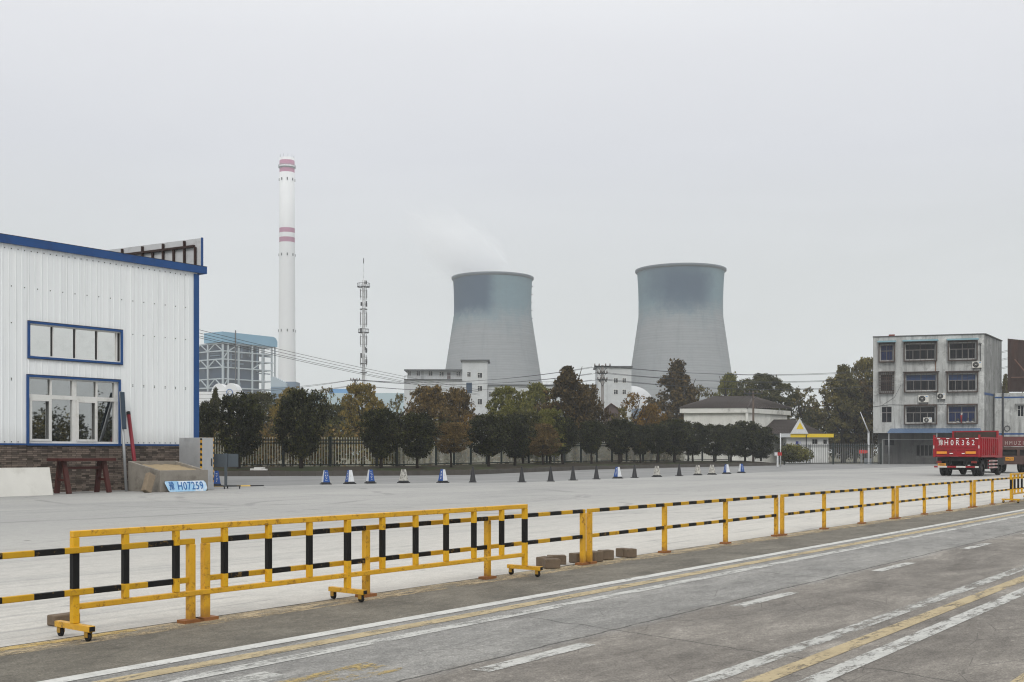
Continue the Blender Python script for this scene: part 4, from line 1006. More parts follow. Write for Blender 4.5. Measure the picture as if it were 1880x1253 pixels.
for z in levels[1:-1]: b.box(.7, .7, z-.2, Lx-.7, 2.2, z+.0); b.box(colx[4], 2.3, z-.2, Lx-.7, 20, z+.0)
b.build('floor_plates', bo)
prof = [(-8, zeave), (-8, zeave+3.2), (-6.2, zeave+5.0), (-2, zcap-.3), (0, zcap), (Lcap-2.6, zcap), (Lcap-1, zcap-.9), (Lcap, zcap-2.6), (Lcap, zeave)]
prof = [(p[0]+0, p[1]) for p in prof if p[0] >= -.01]; prof = [(-.8, zeave), (-.8, zcap)]+prof[1:]
b = MB(BC)
b.prism([(-1, zeave), (-1, zcap), (Lcap-2.6, zcap), (Lcap-1, zcap-.7), (Lcap, zcap-2.4), (Lcap, zeave)], -1, 9)
b.prism([(-.98, zeave), (-.98, zcap-.05), (Lx, zcap-.05), (Lx, zeave)], 9.001, 14)
b.build('roof_cap', bo)
b = MB(DARKSTEEL); xx = FB.uz(429, 620)[0]; b.tube([(xx, -1.5, 0), (xx, -1.5, FB.uz(429, 607)[1])], .3, 8); b.build('vent_pipe', bo)
b = MB(BF); x0 = FB.uz(492, 700)[0]
for x in (Lx+2.5, Lcap-.6): b.box(x-.3, 0, 0, x+.3, .6, zeave); b.box(x-.3, 9, 0, x+.3, 9.6, zeave)
for i in range(11): b.box(Lx+.6, .1, 3+i*5.2, Lcap-.6, .5, 3.35+i*5.2)
b.build('stair_tower', bo)

def simple_building(name, label, o, d, rects, cat='building', group=None):
    Fm = Frame(o, d); t = thing(name, label, cat, Fm.o, Fm.a, group); return Fm, t
def wbox(t, name, mat, x0, z0, x1, z1, y0, y1, parent=None):
    b = MB(mat); b.box(x0, y0, z0, x1, y1, z1); return b.build(name, parent or t)
PW = m_wall('pale_render', (.50, .52, .53), .16, (.3, .31, .32)); PROOF = plain('grey_roof_slab', (.07, .075, .08), .8); BLW = plain('pale_blue_sheet', (.36, .46, .50), .6, .12, .2)
def windows(t, Fm, lst, y=0, name='window', dark=DARKGLASS, frame=WHITE_FRAME, fw=.12):
    for (x0, y0, x1, y1) in lst:
        a, c, d, e = Fm.rect(x0, y0, x1, y1, y)
        m = MB(frame)
        for bx_ in ((a-fw, c-fw, d+fw, c), (a-fw, e, d+fw, e+fw), (a-fw, c, a, e), (d, c, d+fw, e), ((a+d)/2-fw*.35, c, (a+d)/2+fw*.35, e), (a, c+(e-c)*.62, (a+d)/2-fw*.36, c+(e-c)*.62+fw*.6)): m.box(bx_[0], y-.1, bx_[1], bx_[2], y+.05, bx_[3])
        w = m.build(name, t); m = MB(dark); m.box(a, y-.03, c, d, y-.002, e); m.build('pane', w)
Yo = 350; FO, of = simple_building('office_building', 'white office building with balcony rail and stair tower by the first cooling tower', ((742-CX)/F*Yo, Yo), (1, 0), None)
u = lambda px: (px-742)*Yo/F; zz = lambda py: H-(py-HY)*Yo/F
wbox(of, 'main_block', PW, 0, 0, u(850), zz(697), .0, 12); wbox(of, 'top_floor', PW, u(747), zz(696.9), u(866), zz(681), 1.6, 11)
wbox(of, 'roof', PROOF, u(742), zz(681), u(868), zz(678.5), -.2, 12.5); wbox(of, 'stair_tower', PW, u(849), 0, u(895), zz(664), -1.2, 8); wbox(of, 'tower_roof', PROOF, u(846), zz(664), u(899), zz(661.5), -1.9, 9)
wbox(of, 'balcony_slab', PROOF, u(742), zz(698), u(849), zz(696.5), -.6, 0)
b = MB(STEEL)
for i in range(44): x = u(743)+i*(u(848)-u(743))/43; b.box(x-.03, -.5, zz(696.4), x+.03, -.44, zz(690.5))
b.box(u(743), -.52, zz(690.6), u(848), -.42, zz(690)); b.build('balcony_rail', of)
windows(of, FO, [(749.5, 681.8, 754, 690), (765, 682, 771, 691), (787, 682, 794, 691), (807, 683, 814.5, 691.5), (838, 683, 845, 691.5)], 1.6, fw=.12)
windows(of, FO, [(858, 683.5, 864, 692), (877, 685, 885, 694), (877, 709, 885, 718), (877, 733, 885, 743)], -1.2)
b = MB(plain('brown_door', (.06, .03, .03), .6)); a, c, d, e = FO.rect(821, 684, 827, 697, 1.6); b.box(a, 1.5, c, d, 1.598, e); b.build('door', of)
b = MB(STEEL); a, c, d, e = FO.rect(773, 682, 778, 697, 1.6); b.box(a, 1.5, c, d, 1.598, e); b.build('door', of)
b = MB(BD); a, c, d, e = FO.rect(856, 703, 866.5, 722, -1.2); b.box(a, -1.3, c, d, -1.198, e); b.build('stair_opening_shade', of)  # dark box on the wall stands in for the shade inside an opening

FO, an = simple_building('annex_building', 'long low white annex with flat dark roof between office and pump house', ((896-CX)/F*Yo, Yo+2), (1, 0), None)
u = lambda px: (px-896)*(Yo+2)/F; zz = lambda py: H-(py-HY)*(Yo+2)/F
wbox(an, 'wall', PW, 0, 0, u(1104), zz(708.5), 0, 10); wbox(an, 'roof', PROOF, -.2, zz(708.5), u(1106), zz(706.5), -.5, 10.5)
b = MB(STEEL)
for i in range(60): x = u(897)+i*(u(1030)-u(897))/59; b.box(x-.03, -.3, zz(706.4), x+.03, -.25, zz(701.5))
b.box(u(897), -.32, zz(701.6), u(1030), -.24, zz(701)); b.build('roof_rail', an)
windows(an, FO, [(898, 720, 902, 729), (913, 721, 921, 729), (1094, 714, 1101, 722), (960, 720, 968, 728)], 0)
FO, pu = simple_building('pump_house', 'white three storey block with flat roof behind the utility pole', ((1094-CX)/F*Yo, Yo-3), (1, 0), None)
u = lambda px: (px-1094)*(Yo-3)/F; zz = lambda py: H-(py-HY)*(Yo-3)/F
wbox(pu, 'wall', PW, u(1096), 0, u(1158), zz(675), 0, 10); wbox(pu, 'roof', PROOF, u(1092), zz(675), u(1160), zz(672.5), -.6, 10.6)
wbox(pu, 'pilaster', PW, u(1114), 0, u(1116.5), zz(675.3), -.25, -.001)
windows(pu, FO, [(1099, 696, 1103, 702), (1110, 695, 1114, 702), (1127, 695, 1134, 703), (1143, 695, 1149, 703), (1127, 716, 1134, 724), (1143, 716, 1149, 724)], 0)
# white barrel roofed hall
Yt = 430; FT, vb = simple_building('barrel_hall', 'white barrel roofed hall with blue ring before the boiler house', ((384-CX)/F*Yt, Yt), (1, 0), None)
k = Yt/F; u = lambda px: (px-384)*k; zz = lambda py: H-(py-HY)*k
arc = [(u(437.5-26*(1-math.cos(math.pi*i/16))*1.0), zz(729)+(zz(703.5)-zz(729))*math.sin(math.pi*i/16)) for i in range(17)]
fr = [(u(424+13.5*math.cos(math.pi*i/16)), zz(727)+(zz(703.5)-zz(727))*math.sin(math.pi*i/16)) for i in range(17)]
b = MB(plain('white_sheet_roof', (.66, .67, .68), .5, .08, .3))
b.prism([(u(438), 0)]+fr+[(u(410), 0)], 0, 8); fr2 = [(u(400+15*math.cos(math.pi*i/16)), zz(727)+(zz(703.8)-zz(727))*math.sin(math.pi*i/16)) for i in range(17)]
b.prism([(u(420), 0)]+fr2+[(u(385), 0)], 1.5, 8); b.box(u(300), .5, 0, u(440), 9, zz(719)); b.build('hall', vb)
b = MB(plain('blue_ring', (.06, .17, .42), .5)); b.lathe([(4.8*k, -.15), (6*k, -.15), (6*k, .1), (4.8*k, .1), (4.8*k, -.15)], 32, 0, (u(421.5), -.05, zz(720.5)), 'y'); b.build('ring_mark', vb)
Fs, sh2 = simple_building('filter_house', 'grey box shaped filter house at the foot of the chimney', ((497-CX)/F*560, 560), (1, 0), None)
k = 560/F; u = lambda px: (px-497)*k; zz = lambda py: H-(py-HY)*k
wbox(sh2, 'grey_block', BG, u(522), 0, u(541), zz(700.5), 3, 14); b = MB(plain('filter_sheet', (.32, .38, .42), .6, .12, .2)); b.prism([(u(497), 0), (u(497), zz(692)), (u(503), zz(692)), (u(526), zz(704)), (u(526), 0)], 0, 12); b.build('sloped_block', sh2)
wbox(sh2, 'low_block', plain('filter_blue_sheet', (.13, .2, .27), .6), u(500), 0, u(541), zz(711), -3, -.1)
Fs, s3 = simple_building('blue_shed', 'long pale blue shed behind the golden tree', ((560-CX)/F*480, 480), (1, 0), None)
k = 480/F; u = lambda px: (px-560)*k; zz = lambda py: H-(py-HY)*k
wbox(s3, 'wall', BLW, u(540), 0, u(760), zz(722), 0, 12); wbox(s3, 'roof', plain('shed_blue_roof', (.12, .28, .5), .5), u(603), zz(721.9), u(645), zz(714), 1, 11)
Fs, s4 = simple_building('coal_dome', 'white domed store beside the second cooling tower', ((1160-CX)/F*420, 420), (1, 0), None)
k = 420/F; b = MB(plain('dome_sheet', (.44, .45, .46), .5, .06, .2)); Rr = 43*k; b.lathe([(Rr*math.cos(R(a)), max(0, (HY-709)*k+H-Rr*1.0)+Rr*math.sin(R(a))) for a in range(0, 91, 6)], 48); b.build('dome', s4)
b = MB(BG); b.lathe([(Rr+.1, 0), (Rr+.1, max(.5, (HY-709)*k+H-Rr))], 48); b.build('ring_wall', s4)
# brick shed
Fs, s5 = simple_building('brick_shed', 'small brown brick shed with red gable roof behind the trees', ((1108-CX)/F*170, 170), (1, -.1), None)
k = 170/F; u = lambda px: (px-1108)*k; zz = lambda py: H-(py-HY)*k
BR = plain('brown_brick', (.10, .075, .07), .9, .2, 2); b = MB(BR); b.prism([(u(1109), 0), (u(1109), zz(752)), (u(1122), zz(742)), (u(1138), zz(752)), (u(1138), 0)], 0, 12); b.build('wall', s5)
b = MB(plain('red_roof_tile', (.10, .035, .03), .8, .3, 2)); b.add([(u(1106), -.3, zz(753.5)), (u(1122), -.3, zz(740.5)), (u(1140), -.3, zz(753)), (u(1106), 12.3, zz(753.5)), (u(1122), 12.3, zz(740.5)), (u(1140), 12.3, zz(753)), (u(1106), -.3, zz(754.5)), (u(1122), -.3, zz(741.7)), (u(1140), -.3, zz(754.5))], [(0, 1, 4, 3), (1, 2, 5, 4), (0, 6, 7, 1), (1, 7, 8, 2)]); b.build('roof', s5)

# ------------------------------------------------------------------ steam
def plume(name, label, c, axis, L_, rad, dens, seed):
    bm = bmesh.new(); bmesh.ops.create_icosphere(bm, subdivisions=3, radius=1.0); me = bpy.data.meshes.new(name); bm.to_mesh(me); bm.free()
    s = S('steam_'+name); s.nt.nodes.remove(s.b); v = s.coord(); x, y, z = s.xyz(v)
    pv = s.node('ShaderNodeVolumePrincipled'); pv.inputs['Color'].default_value = (.97, .98, 1, 1); pv.inputs['Anisotropy'].default_value = .1
    r2 = s.math('ADD', s.math('ADD', s.math('MULTIPLY', x, x), s.math('MULTIPLY', y, y)), s.math('MULTIPLY', z, z))
    fall = s.sm(r2, 1.0, .0)
    n = s.noise(s.coord(scale=(2.2, 3.4, 3.4), loc=(seed, 0, 0)), 1.3, 7, .66, 1.2)
    body = s.sm(s.math('ADD', n, s.math('MULTIPLY', fall, .3)), .56, .86)
    tail = s.sm(x, -1.0, .75)
    dn = s.math('MULTIPLY', s.math('MULTIPLY', s.math('MULTIPLY', body, fall), s.math('ADD', s.math('MULTIPLY', tail, .85), .15)), dens)
    s.put(pv.inputs['Density'], dn); s.nt.links.new(pv.outputs[0], s.out.inputs['Volume'])
    me.materials.append(s.m); o = bpy.data.objects.new(name, me); COL.objects.link(o); o.location = c
    q_ = Vector(axis).normalized().to_track_quat('X', 'Z'); o.rotation_mode = 'QUATERNION'; o.rotation_quaternion = q_; o.scale = (L_, rad, rad*.8)
    return tag(o, label, 'steam', None, 'stuff')
pt = P(905, 503, 705)
plume('steam_plume', 'white steam drifting from the rim of the first cooling tower', P(842, 459, 702), (1.0, .05, -.66), 60, 33, .075, 3.0)

# ================================================================== UTILITY POLES AND LINES
PC = plain('pole_concrete', (.22, .21, .2), .85, .25, 1.5)
def upole(label, px, Y, ytop, arms, lattice=False):
    p = Vector(((px-CX)/F*Y, Y, 0)); t = thing('utility_pole', label, 'utility pole', p, 0, 'utility poles behind the trees'); k = Y/F; zt = H-(ytop-HY)*k
    b = MB(plain('brown_wood_pole', (.10, .075, .06), .9, .3, 2) if lattice else PC); b.tube([(0, 0, 0), (0, 0, zt)], [.16, .12] if lattice else [.24, .16], 12); b.build('pole', t)
    for py, hw in arms:
        z = H-(py-HY)*k; w = hw*k; b = MB(DARKSTEEL); b.bar((-w, -.2, z), (w, -.2, z), .09, .1); b.bar((-w, .2, z), (w, .2, z), .09, .1); b.bar((-w*.7, -.2, z), (0, -.2, z-.75), .05); b.bar((w*.7, -.2, z), (0, -.2, z-.75), .05)
        a = b.build('crossarm', t); b = MB(plain('insulator', (.12, .1, .09), .3))
        for x in (-w*.93, -w*.4, w*.4, w*.93): b.lathe([(0, z+.05), (.07, z+.06), (.1, z+.14), (.05, z+.2), (.08, z+.28), (.03, z+.34), (0, z+.35)], 10, 0, (x, 0, 0))
        b.build('insulator', a)
    return p
pA = upole('utility pole beside the white three storey block', 1106, 137, 671, [(673, 15), (686, 9), (698, 9)])
pB = upole('utility pole among the golden trees below the mast', 652, 163, 696, [(698.5, 8.5), (708.5, 8.5)])
pC = upole('slim brown pole standing in front of the tiled house', 1383, 143, 719, [(722.5, 17)], True)
def wire(a, c, sag, label, rad=.028, n=24):
    a, c = Vector(a), Vector(c); b = MB(DARKSTEEL)
    b.tube([a.lerp(c, i/n)-Vector((0, 0, sag*4*(i/n)*(1-i/n))) for i in range(n+1)], rad, 5)
    o = b.build('power_line'); return tag(o, label, 'power line', 'overhead power lines')
zA = lambda py: H-(py-HY)*137/F
zB = lambda py: H-(py-HY)*163/F
n_ = 0
for py, name in ((672, 'top'), (684.5, 'middle'), (696.5, 'lowest')):
    for sx in (-.9, .55):
        pR = P(1905, {672: 631, 684.5: 645, 696.5: 661}[py]+(0 if sx < 0 else 2), 172)
        wire((pA.x+sx, pA.y+sx*.3, zA(py)), pR, 2.6, f'{"upper" if sx < 0 else "lower"} line of the {name} pair running behind the four storey building', .024)
for i, (py, py2) in enumerate(((674, 697.5), (686, 697.5), (698, 707.5))):
    for sx in (-.5, .5):
        wire((pA.x-1-sx*.6, pA.y, zA(py)), (pB.x+sx, pB.y, zB(py2)), 1.0, f'{("top", "middle", "lowest")[i]} line between the two utility poles, {"first" if sx < 0 else "second"} strand', .022)
for i, (py, py2) in enumerate(((698, 718), (698.5, 725), (708, 731), (709, 737))):
    wire((pB.x-.5, pB.y, zB(py)), P(300, py2, 195), .7, f'{ORD[i]} line down running from the mast side pole towards the workshop', .024)
for i, (y0, y1, ye) in enumerate(((605, 697, 716), (611, 702, 720), (616.5, 706, 724), (620, 708, 726))):
    a = P(330, y0-8, 88); c = P(880, ye, 150)
    wire(a, c, .35, f'{ORD[i]} line down of the four slanting from the workshop corner to the office', .02)
# plain metal post by the trees, carries no lamp
o = MB(STEEL); o.tube([(0, 0, 0), (0, 0, 3.3)], .06, 8); o.box(-.12, -.03, 3.0, .12, .03, 3.3); oo = o.build('thin_steel_post'); p = on_line(off(kb, 4.4), 1017.5); oo.location = (p.x, p.y, .5); tag(oo, 'thin grey steel post among the front tree row', 'post')

# ================================================================== TILED HOUSE AND GATEHOUSE
RT = m_tile(); HW = m_wall('white_house_render', (.66, .66, .62), .2, (.28, .26, .22))
ho = thing('tiled_house', 'white house with brown hipped tile roof behind the tree row', 'house', P(1372, 850, 152)*1.0); ho.location.z = 0; O = ho.location.copy()
def hp(px, py, Y): return P(px, py, Y)-O
Ya, Yb_, Yc_, Yd = 154, 152, 163, 166
A_, B_, C_ = hp(1248, 758, Ya), hp(1372, 758, Yb_), hp(1452, 758, Yc_); D_ = A_+(C_-B_)
def inset(p, c, k=.05): return p+(c-p)*k
ce = (A_+B_+C_+D_)/4
b = MB(HW); zt = B_.z
ii = [inset(p, ce, .07) for p in (A_, B_, C_, D_)]; b.slab([(p.x, p.y) for p in ii], 0, zt-.02); b.build('wall', ho)
b = MB(plain('white_fascia', (.62, .62, .58), .7, .15, .7, grime=(.08, .07, .06), gam=.7)); zf = zt+.62
b.slab([(p.x, p.y) for p in (A_, B_, C_, D_)], zt, zf); b.build('fascia', ho)
R1_, R2_ = hp(1312, 729, 159), hp(1383, 729, 159)
b = MB(RT); up = Vector((0, 0, zf-zt+.01)); a_, b_, c_, d_ = [inset(p, ce, -.012)+up for p in (A_, B_, C_, D_)]
b.face([a_, b_, R2_, R1_]); b.face([b_, c_, R2_]); b.face([c_, d_, R1_, R2_]); b.face([d_, a_, R1_])
def tiles(m, p0, p1, q0, q1, rows, cols, r=.05):           # p0-p1 eave, q0-q1 ridge: half round tile courses
    for i in range(cols+1):
        t = i/cols; m.tube([p0.lerp(p1, t)+Vector((0, 0, .03)), q0.lerp(q1, t)+Vector((0, 0, .03))], r, 5)
    for j in range(1, rows):
        t = j/rows; m.bar(p0.lerp(q0, t)+Vector((0, 0, .02)), p1.lerp(q1, t)+Vector((0, 0, .02)), .06, .09)
tiles(b, a_, b_, R1_, R2_, 12, 34); tiles(b, b_, c_, R2_, R2_+Vector((.05, .05, 0)), 12, 20)
b.tube([b_, R2_], .13, 6); b.tube([R1_, R2_], .13, 6); b.tube([a_, R1_], .13, 6); b.tube([c_, R2_], .13, 6)
b.build('roof', ho, fix=False)
b = MB(HW); p = inset(B_, ce, .055); b.box(p.x-.2, p.y-.25, 0, p.x+.15, p.y+.1, zt-.05); b.build('corner_pillar', ho)

Yg = 156; FG, gh = simple_building('gatehouse', 'small white gatehouse with yellow fascia and triangular gable', ((1440-CX)/F*Yg, Yg), (1, 0), None)
k = Yg/F; u = lambda px: (px-1440)*k; zz = lambda py: H-(py-HY)*k
GW = m_wall('gatehouse_render', (.62, .63, .63), .15, (.3, .3, .3)); GY = plain('yellow_fascia_paint', (.72, .52, .03), .6, .1, 1)
b = MB(GW); wl = [FG.rect(1490.5, 806.5, 1501, 816), FG.rect(1511, 807, 1518, 816)]
b.holes(u(1444), 0, u(1521), zz(803.5), wl, 0, .15); b.face([(u(1521), 0, 0), (u(1521), 5, 0), (u(1521), 5, zz(803.5)), (u(1521), 0, zz(803.5))]); b.face([(u(1444), 0, 0), (u(1444), 0, zz(803.5)), (u(1444), 5, zz(803.5)), (u(1444), 5, 0)]); b.build('wall', gh, fix=False)
windows(gh, FG, [(1491, 807, 1500.5, 815.6), (1511.4, 807.4, 1517.6, 815.6)], .14, fw=.03)
b = MB(GY, PW); b.box(u(1449), -.7, zz(803.5), u(1528), -.55, zz(797)); b.box(u(1527), -.549, zz(803.4), u(1528), 5, zz(797.1)); b.box(u(1430), -.69, zz(803.3), u(1448.9), -.56, zz(796.5), 1); b.box(u(1430), -.54, zz(803.2), u(1526.9), 5, zz(797.3), 1); b.build('fascia', gh)
b = MB(RT); e0, e1, rA, rB = Vector((u(1392), -.6, zz(797))), Vector((u(1512), -.6, zz(797))), Vector((u(1400), 3.2, zz(770))), Vector((u(1468), 3.2, zz(770)))
e2, e3 = Vector((u(1518), 6, zz(797))), Vector((u(1388), 6, zz(797)))
b.face([e0, e1, rB, rA]); b.face([e1, e2, rB]); b.face([e2, e3, rA, rB]); b.face([e3, e0, rA]); tiles(b, e0, e1, rA, rB, 10, 36); b.build('roof', gh, fix=False)
b = MB(GW, GY); b.prism([(u(1448.5), zz(796.9)), (u(1481), zz(796.9)), (u(1465.5), zz(769))], -.9, -.6); b.prism([(u(1459), zz(788.5)), (u(1472.5), zz(788.5)), (u(1465.6), zz(776))], -.93, -.901, 1)
b.build('gable', gh)
b = MB(plain('blue_notice', (.03, .04, .2), .5), plain('pale_notice', (.4, .42, .55), .5)); a, c, d, e = FG.rect(1461, 810.5, 1470.5, 816); b.box(a, -.05, c, (a+d)/2, -.002, e); b.box((a+d)/2, -.05, c+.06, d, -.002, e-.04, 1); b.build('notice', gh)
b = MB(DARKSTEEL); b.box(u(1476), -1.1, 0, u(1477.5), -1.0, zz(799)); b.build('post', gh)
b = MB(STEEL); a, c, d, e = FG.rect(1484, 818, 1489, 850); b.box(a, -.04, 0, d, -.002, e); b.build('door', gh)

# small things by the gate
def gpost(name, label, cat, px, py): return thing(name, label, cat, G(px, py)+Vector((0, 0, .01)))
t = gpost('gate_post', 'thin white pole beside a red sign box near the last clipped tree', 'pole', 1433, 857.5); k = (F*H/27.5)/F
b = MB(MST); b.tube([(0, 0, 0), (0, 0, (857.5-796)*k)], .06, 8); b.build('pole', t)
t = gpost('red_box_post', 'red and white box on a short white post by the gate', 'sign box', 1427.5, 857.5)
b = MB(MST); b.box(-.08, -.08, 0, .08, .08, (857.5-837)*k); b.build('post', t); b = MB(plain('red_box_paint', (.35, .02, .02), .5), MST); b.box(-.02, -.1, (857.5-837)*k, .45, .25, (857.5-831)*k); b.box(-.3, -.1, (857.5-837)*k, -.021, .25, (857.5-831)*k, 1); b.build('box', t)
t = gpost('barrier_gate', 'barrier gate with its thin boom tilted up beside the grey building', 'barrier gate', 1594.5, 852.5); k = (F*H/22.5)/F
b = MB(MST); b.box(-.1, -.1, 0, .1, .1, (852.5-793)*k); b.build('post', t); b = MB(MST); b.tube([(0, -.12, (852.5-795)*k), (-15.5*k, -.12, (852.5-757)*k)], [.09, .05], 8); b.build('boom', t)
b = MB(plain('grey_gate_box', (.2, .22, .24), .6)); b.box(-.35, .15, 0, .5, .7, .75); b.build('gate_box', t)
t = gpost('red_sign', 'bright red slanted sign on a short post before the iron fence', 'sign', 1581, 852)
b = MB(STEEL); b.box(-.06, -.06, 0, .06, .06, (852-832)*k); b.build('post', t); b = MB(plain('bright_red_sign', (.65, .035, .025), .5)); b.prism([(-.25, (852-832.5)*k), (.55, (852-832.5)*k), (.95, (852-831)*k), (.95, (852-827.5)*k), (.5, (852-826.5)*k), (-.25, (852-826)*k)], -.1, .02); b.build('board', t)
t = gpost('striped_marker_post', 'pale marker post standing behind the iron fence', 'post', 1570, 849.5); b = MB(m_stripe('marker_stripe', .6, 2, 0, (.6, .6, .6), (.08, .08, .08))); b.box(-.09, -.09, 0, .09, .09, 4.6); b.build('post', t)

# ================================================================== FOUR STOREY BUILDING
Y0 = 146.0; FA = Frame(((1807-CX)/F*Y0, Y0), (.958, -.287))
UL = FA.uz(1603, 700)[0]; ZT = FA.uz(1700, 617)[1]
fb = thing('apartment_block', 'weathered grey four storey block with caged windows and blue awnings', 'building', FA.o, FA.a)
BW = m_wall('weathered_grey_render', (.44, .45, .44), .72, (.075, .075, .072)); BW2 = m_wall('shaded_weathered_render', (.25, .255, .25), .75, (.05, .05, .05))  # BW2: darker copy of the weathered render, side wall shade put into its colour
WIN = [((1617, 634, 1639, 662), 'cage', 'teal'), ((1663, 632, 1716, 660), 'cage', 'teal'), ((1744, 630, 1790, 659), 'cage', 'teal'),
       ((1617, 688, 1638, 719), 'grille', None), ((1664, 688, 1718, 717), 'cage', None), ((1742, 687, 1791, 717), 'cage', None),
       ((1619, 747, 1637, 776), 'bare', None), ((1664, 747, 1716, 776), 'cage', None), ((1742, 746, 1790, 775), 'cage', None)]
rc = [FA.rect(*w[0]) for w in WIN]; z1 = FA.uz(1700, 795)[1]
b = MB(BW); b.holes(UL, z1, 0, ZT, rc, 0, .25)
Wd = 11.0; sv = Vector((.558, .83, 0)); sl = Vector((sv.dot(FA.d), sv.dot(FA.nrm), 0)).normalized()
# side wall ends on pixel column 1839
o_ = FA.o; kx = (1839-CX)/F; tt = (kx*o_.y-o_.x)/(sv.x/sv.length-kx*sv.y/sv.length); se = sl*tt
b.face([(UL, 0, z1), (UL, 0, ZT), (UL+se.x, se.y, ZT), (UL+se.x, se.y, z1)]); b.face([(UL, 0, z1), (UL+se.x, se.y, z1), (se.x, se.y, z1), (0, 0, z1)]); b.face([(UL, 0, ZT), (0, 0, ZT), (se.x, se.y, ZT), (UL+se.x, se.y, ZT)]); b.face([(UL+se.x, se.y, 0), (UL+se.x, se.y, ZT), (se.x, se.y, ZT), (se.x, se.y, 0)])
b.build('wall', fb, fix=False)
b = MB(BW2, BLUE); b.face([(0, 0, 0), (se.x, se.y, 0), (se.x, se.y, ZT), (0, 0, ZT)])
zs = FA.uz(1808, 722)[1]; nn = Vector((sl.y, -sl.x, 0))*.03
b.add([(nn.x, nn.y, zs-.18), (se.x+nn.x, se.y+nn.y, zs-.18), (se.x+nn.x, se.y+nn.y, zs+.1), (nn.x, nn.y, zs+.1)], [(0, 1, 2, 3)], 1); b.build('side_wall', fb, fix=False)
b = MB(plain('parapet_dark', (.09, .09, .088), .9, .4, .8)); b.box(UL-.05, -.1, ZT+.001, .05, .25, ZT+.12); b.bar((0.1, .0, ZT+.06), (se.x, se.y, ZT+.06), .25, .11); b.build('parapet', fb)
b = MB(plain('red_brick_stub', (.2, .05, .04), .9)); a = FA.uz(1632, 616)[0]; b.box(a, .5, ZT+.0, a+.75, 1.2, ZT+.36); b.build('roof_vent', fb)
CAGE = plain('rusty_cage', (.05, .034, .028), .8, .35, 2, grime=(.12, .05, .03), gam=.5); MUL = plain('window_aluminium', (.16, .15, .145), .5, .2, 2); BLG = m_glass('blue_tinted_glass', (.008, .02, .08), 0, .12); BLG.node_tree.nodes['Principled BSDF'].inputs['Specular IOR Level'].default_value = .15; BLP = plain('blue_panel', (.022, .05, .13), .6, .2, 1); TEAL = plain('teal_awning', (.14, .25, .29), .6, .2, 1, grime=(.08, .12, .14), gam=.4)
b = MB(m_wall('shaded_ground_floor_render', (.10, .10, .098), .6, (.03, .03, .03)), DARKGLASS, MUL); b.holes(UL+.6, 0, 0, z1, [FA.rect(1682, 818, 1712, 837, 1.2), FA.rect(1625, 806, 1642, 818, 1.2)], 1.2, .2); b.box(UL+.601, 1.5, .02, -.02, 1.55, z1-.02, 1)  # shade of the recess and awning put into a darker wall colour
b.face([(UL, 0, 0), (UL, 6, 0), (UL, 6, z1), (UL, 0, z1)])
a, c, d, e = FA.rect(1682, 818, 1712, 837, 1.2)
for i in range(5): x = a+(d-a)*i/4; b.box(x-.04, 1.25, c, x+.04, 1.33, e, 2)
b.build('ground_floor', fb, fix=False)
for i, (w, kd, aw) in enumerate(WIN):
    a, c, d, e = rc[i]; m = MB(MUL, BLP); zt = c+(e-c)*.62; n = 2 if d-a < 2.2 else 4
    m.box(a, .12, c, d, .2, c+.07); m.box(a, .12, e-.07, d, .2, e); m.box(a, .11, zt-.05, d, .2, zt+.05)
    for j in range(n+1): x = a+(d-a)*j/n; m.box(max(a, x-.045), .115, c+.071, min(d, x+.045), .2, zt-.051)
    x = (a+d)/2; m.box(x-.04, .115, zt+.051, x+.04, .2, e-.071)
    if i in (4, 5): m.box(a, .205, zt+.05, d, .215, e, 1)
    wo = m.build('window', fb); m = MB(BLG if i in (0, 8) else DARKGLASS)
    m.box(a, .22, c, d, .245, e); m.build('pane', wo)
    if kd == 'bare': continue
    dp = .5; m = MB(CAGE); t = .07; A2, C2, D2, E2 = a-.22, c-.28, d+.22, e+.28
    if kd == 'cage':
        for x in (A2, D2):
            m.box(x-t, -dp, C2, x+t, -dp+2*t, E2)
            m.box(x-.04, -dp+2*t, C2, x+.04, 0, E2)              # closed cheeks
        m.box(A2+t, -dp+.02, E2-.16, D2-t, 0, E2-.0); m.box(A2+t, -dp+.02, C2, D2-t, 0, C2+.12)
        if i in (4, 5): m.box(A2-.2, -dp-.08, E2+.001, D2+.2, 0.0, E2+.09)
        for j in range(1, 6):
            x = A2+(D2-A2)*j/6; m.box(x-.014, -dp+.03, C2+.12, x+.014, -dp+.06, E2-.16)
    else:
        for j in range(9): x = A2+(D2-A2)*j/8; m.box(x-.03, -dp, C2, x+.03, -dp+.05, E2)
        for j in range(9): z = C2+(E2-C2)*j/8; m.box(A2, -dp+.051, z-.03, D2, -dp+.09, z+.03)
        m.box(A2-.1, -dp-.05, E2+.031, D2+.1, 0, E2+.1); m.box(A2, -dp+.1, C2-.02, D2, 0, C2+.1)
        for x in (A2, D2): m.box(x-.03, -dp+.1, C2+.1, x+.03, 0, E2)
    m.build('window_cage', wo)
    if aw:
        m = MB(TEAL); z = E2+.02; m.add([(A2-.2, -dp-.35, z), (D2+.2, -dp-.35, z), (D2+.2, -.01, z+.24), (A2-.2, -.01, z+.24), (A2-.2, -dp-.35, z+.05), (D2+.2, -dp-.35, z+.05), (D2+.2, -.01, z+.29), (A2-.2, -.01, z+.29)], [(0, 1, 2, 3), (4, 5, 6, 7), (0, 1, 5, 4), (1, 2, 6, 5), (3, 0, 4, 7)]); m.build('awning', wo)
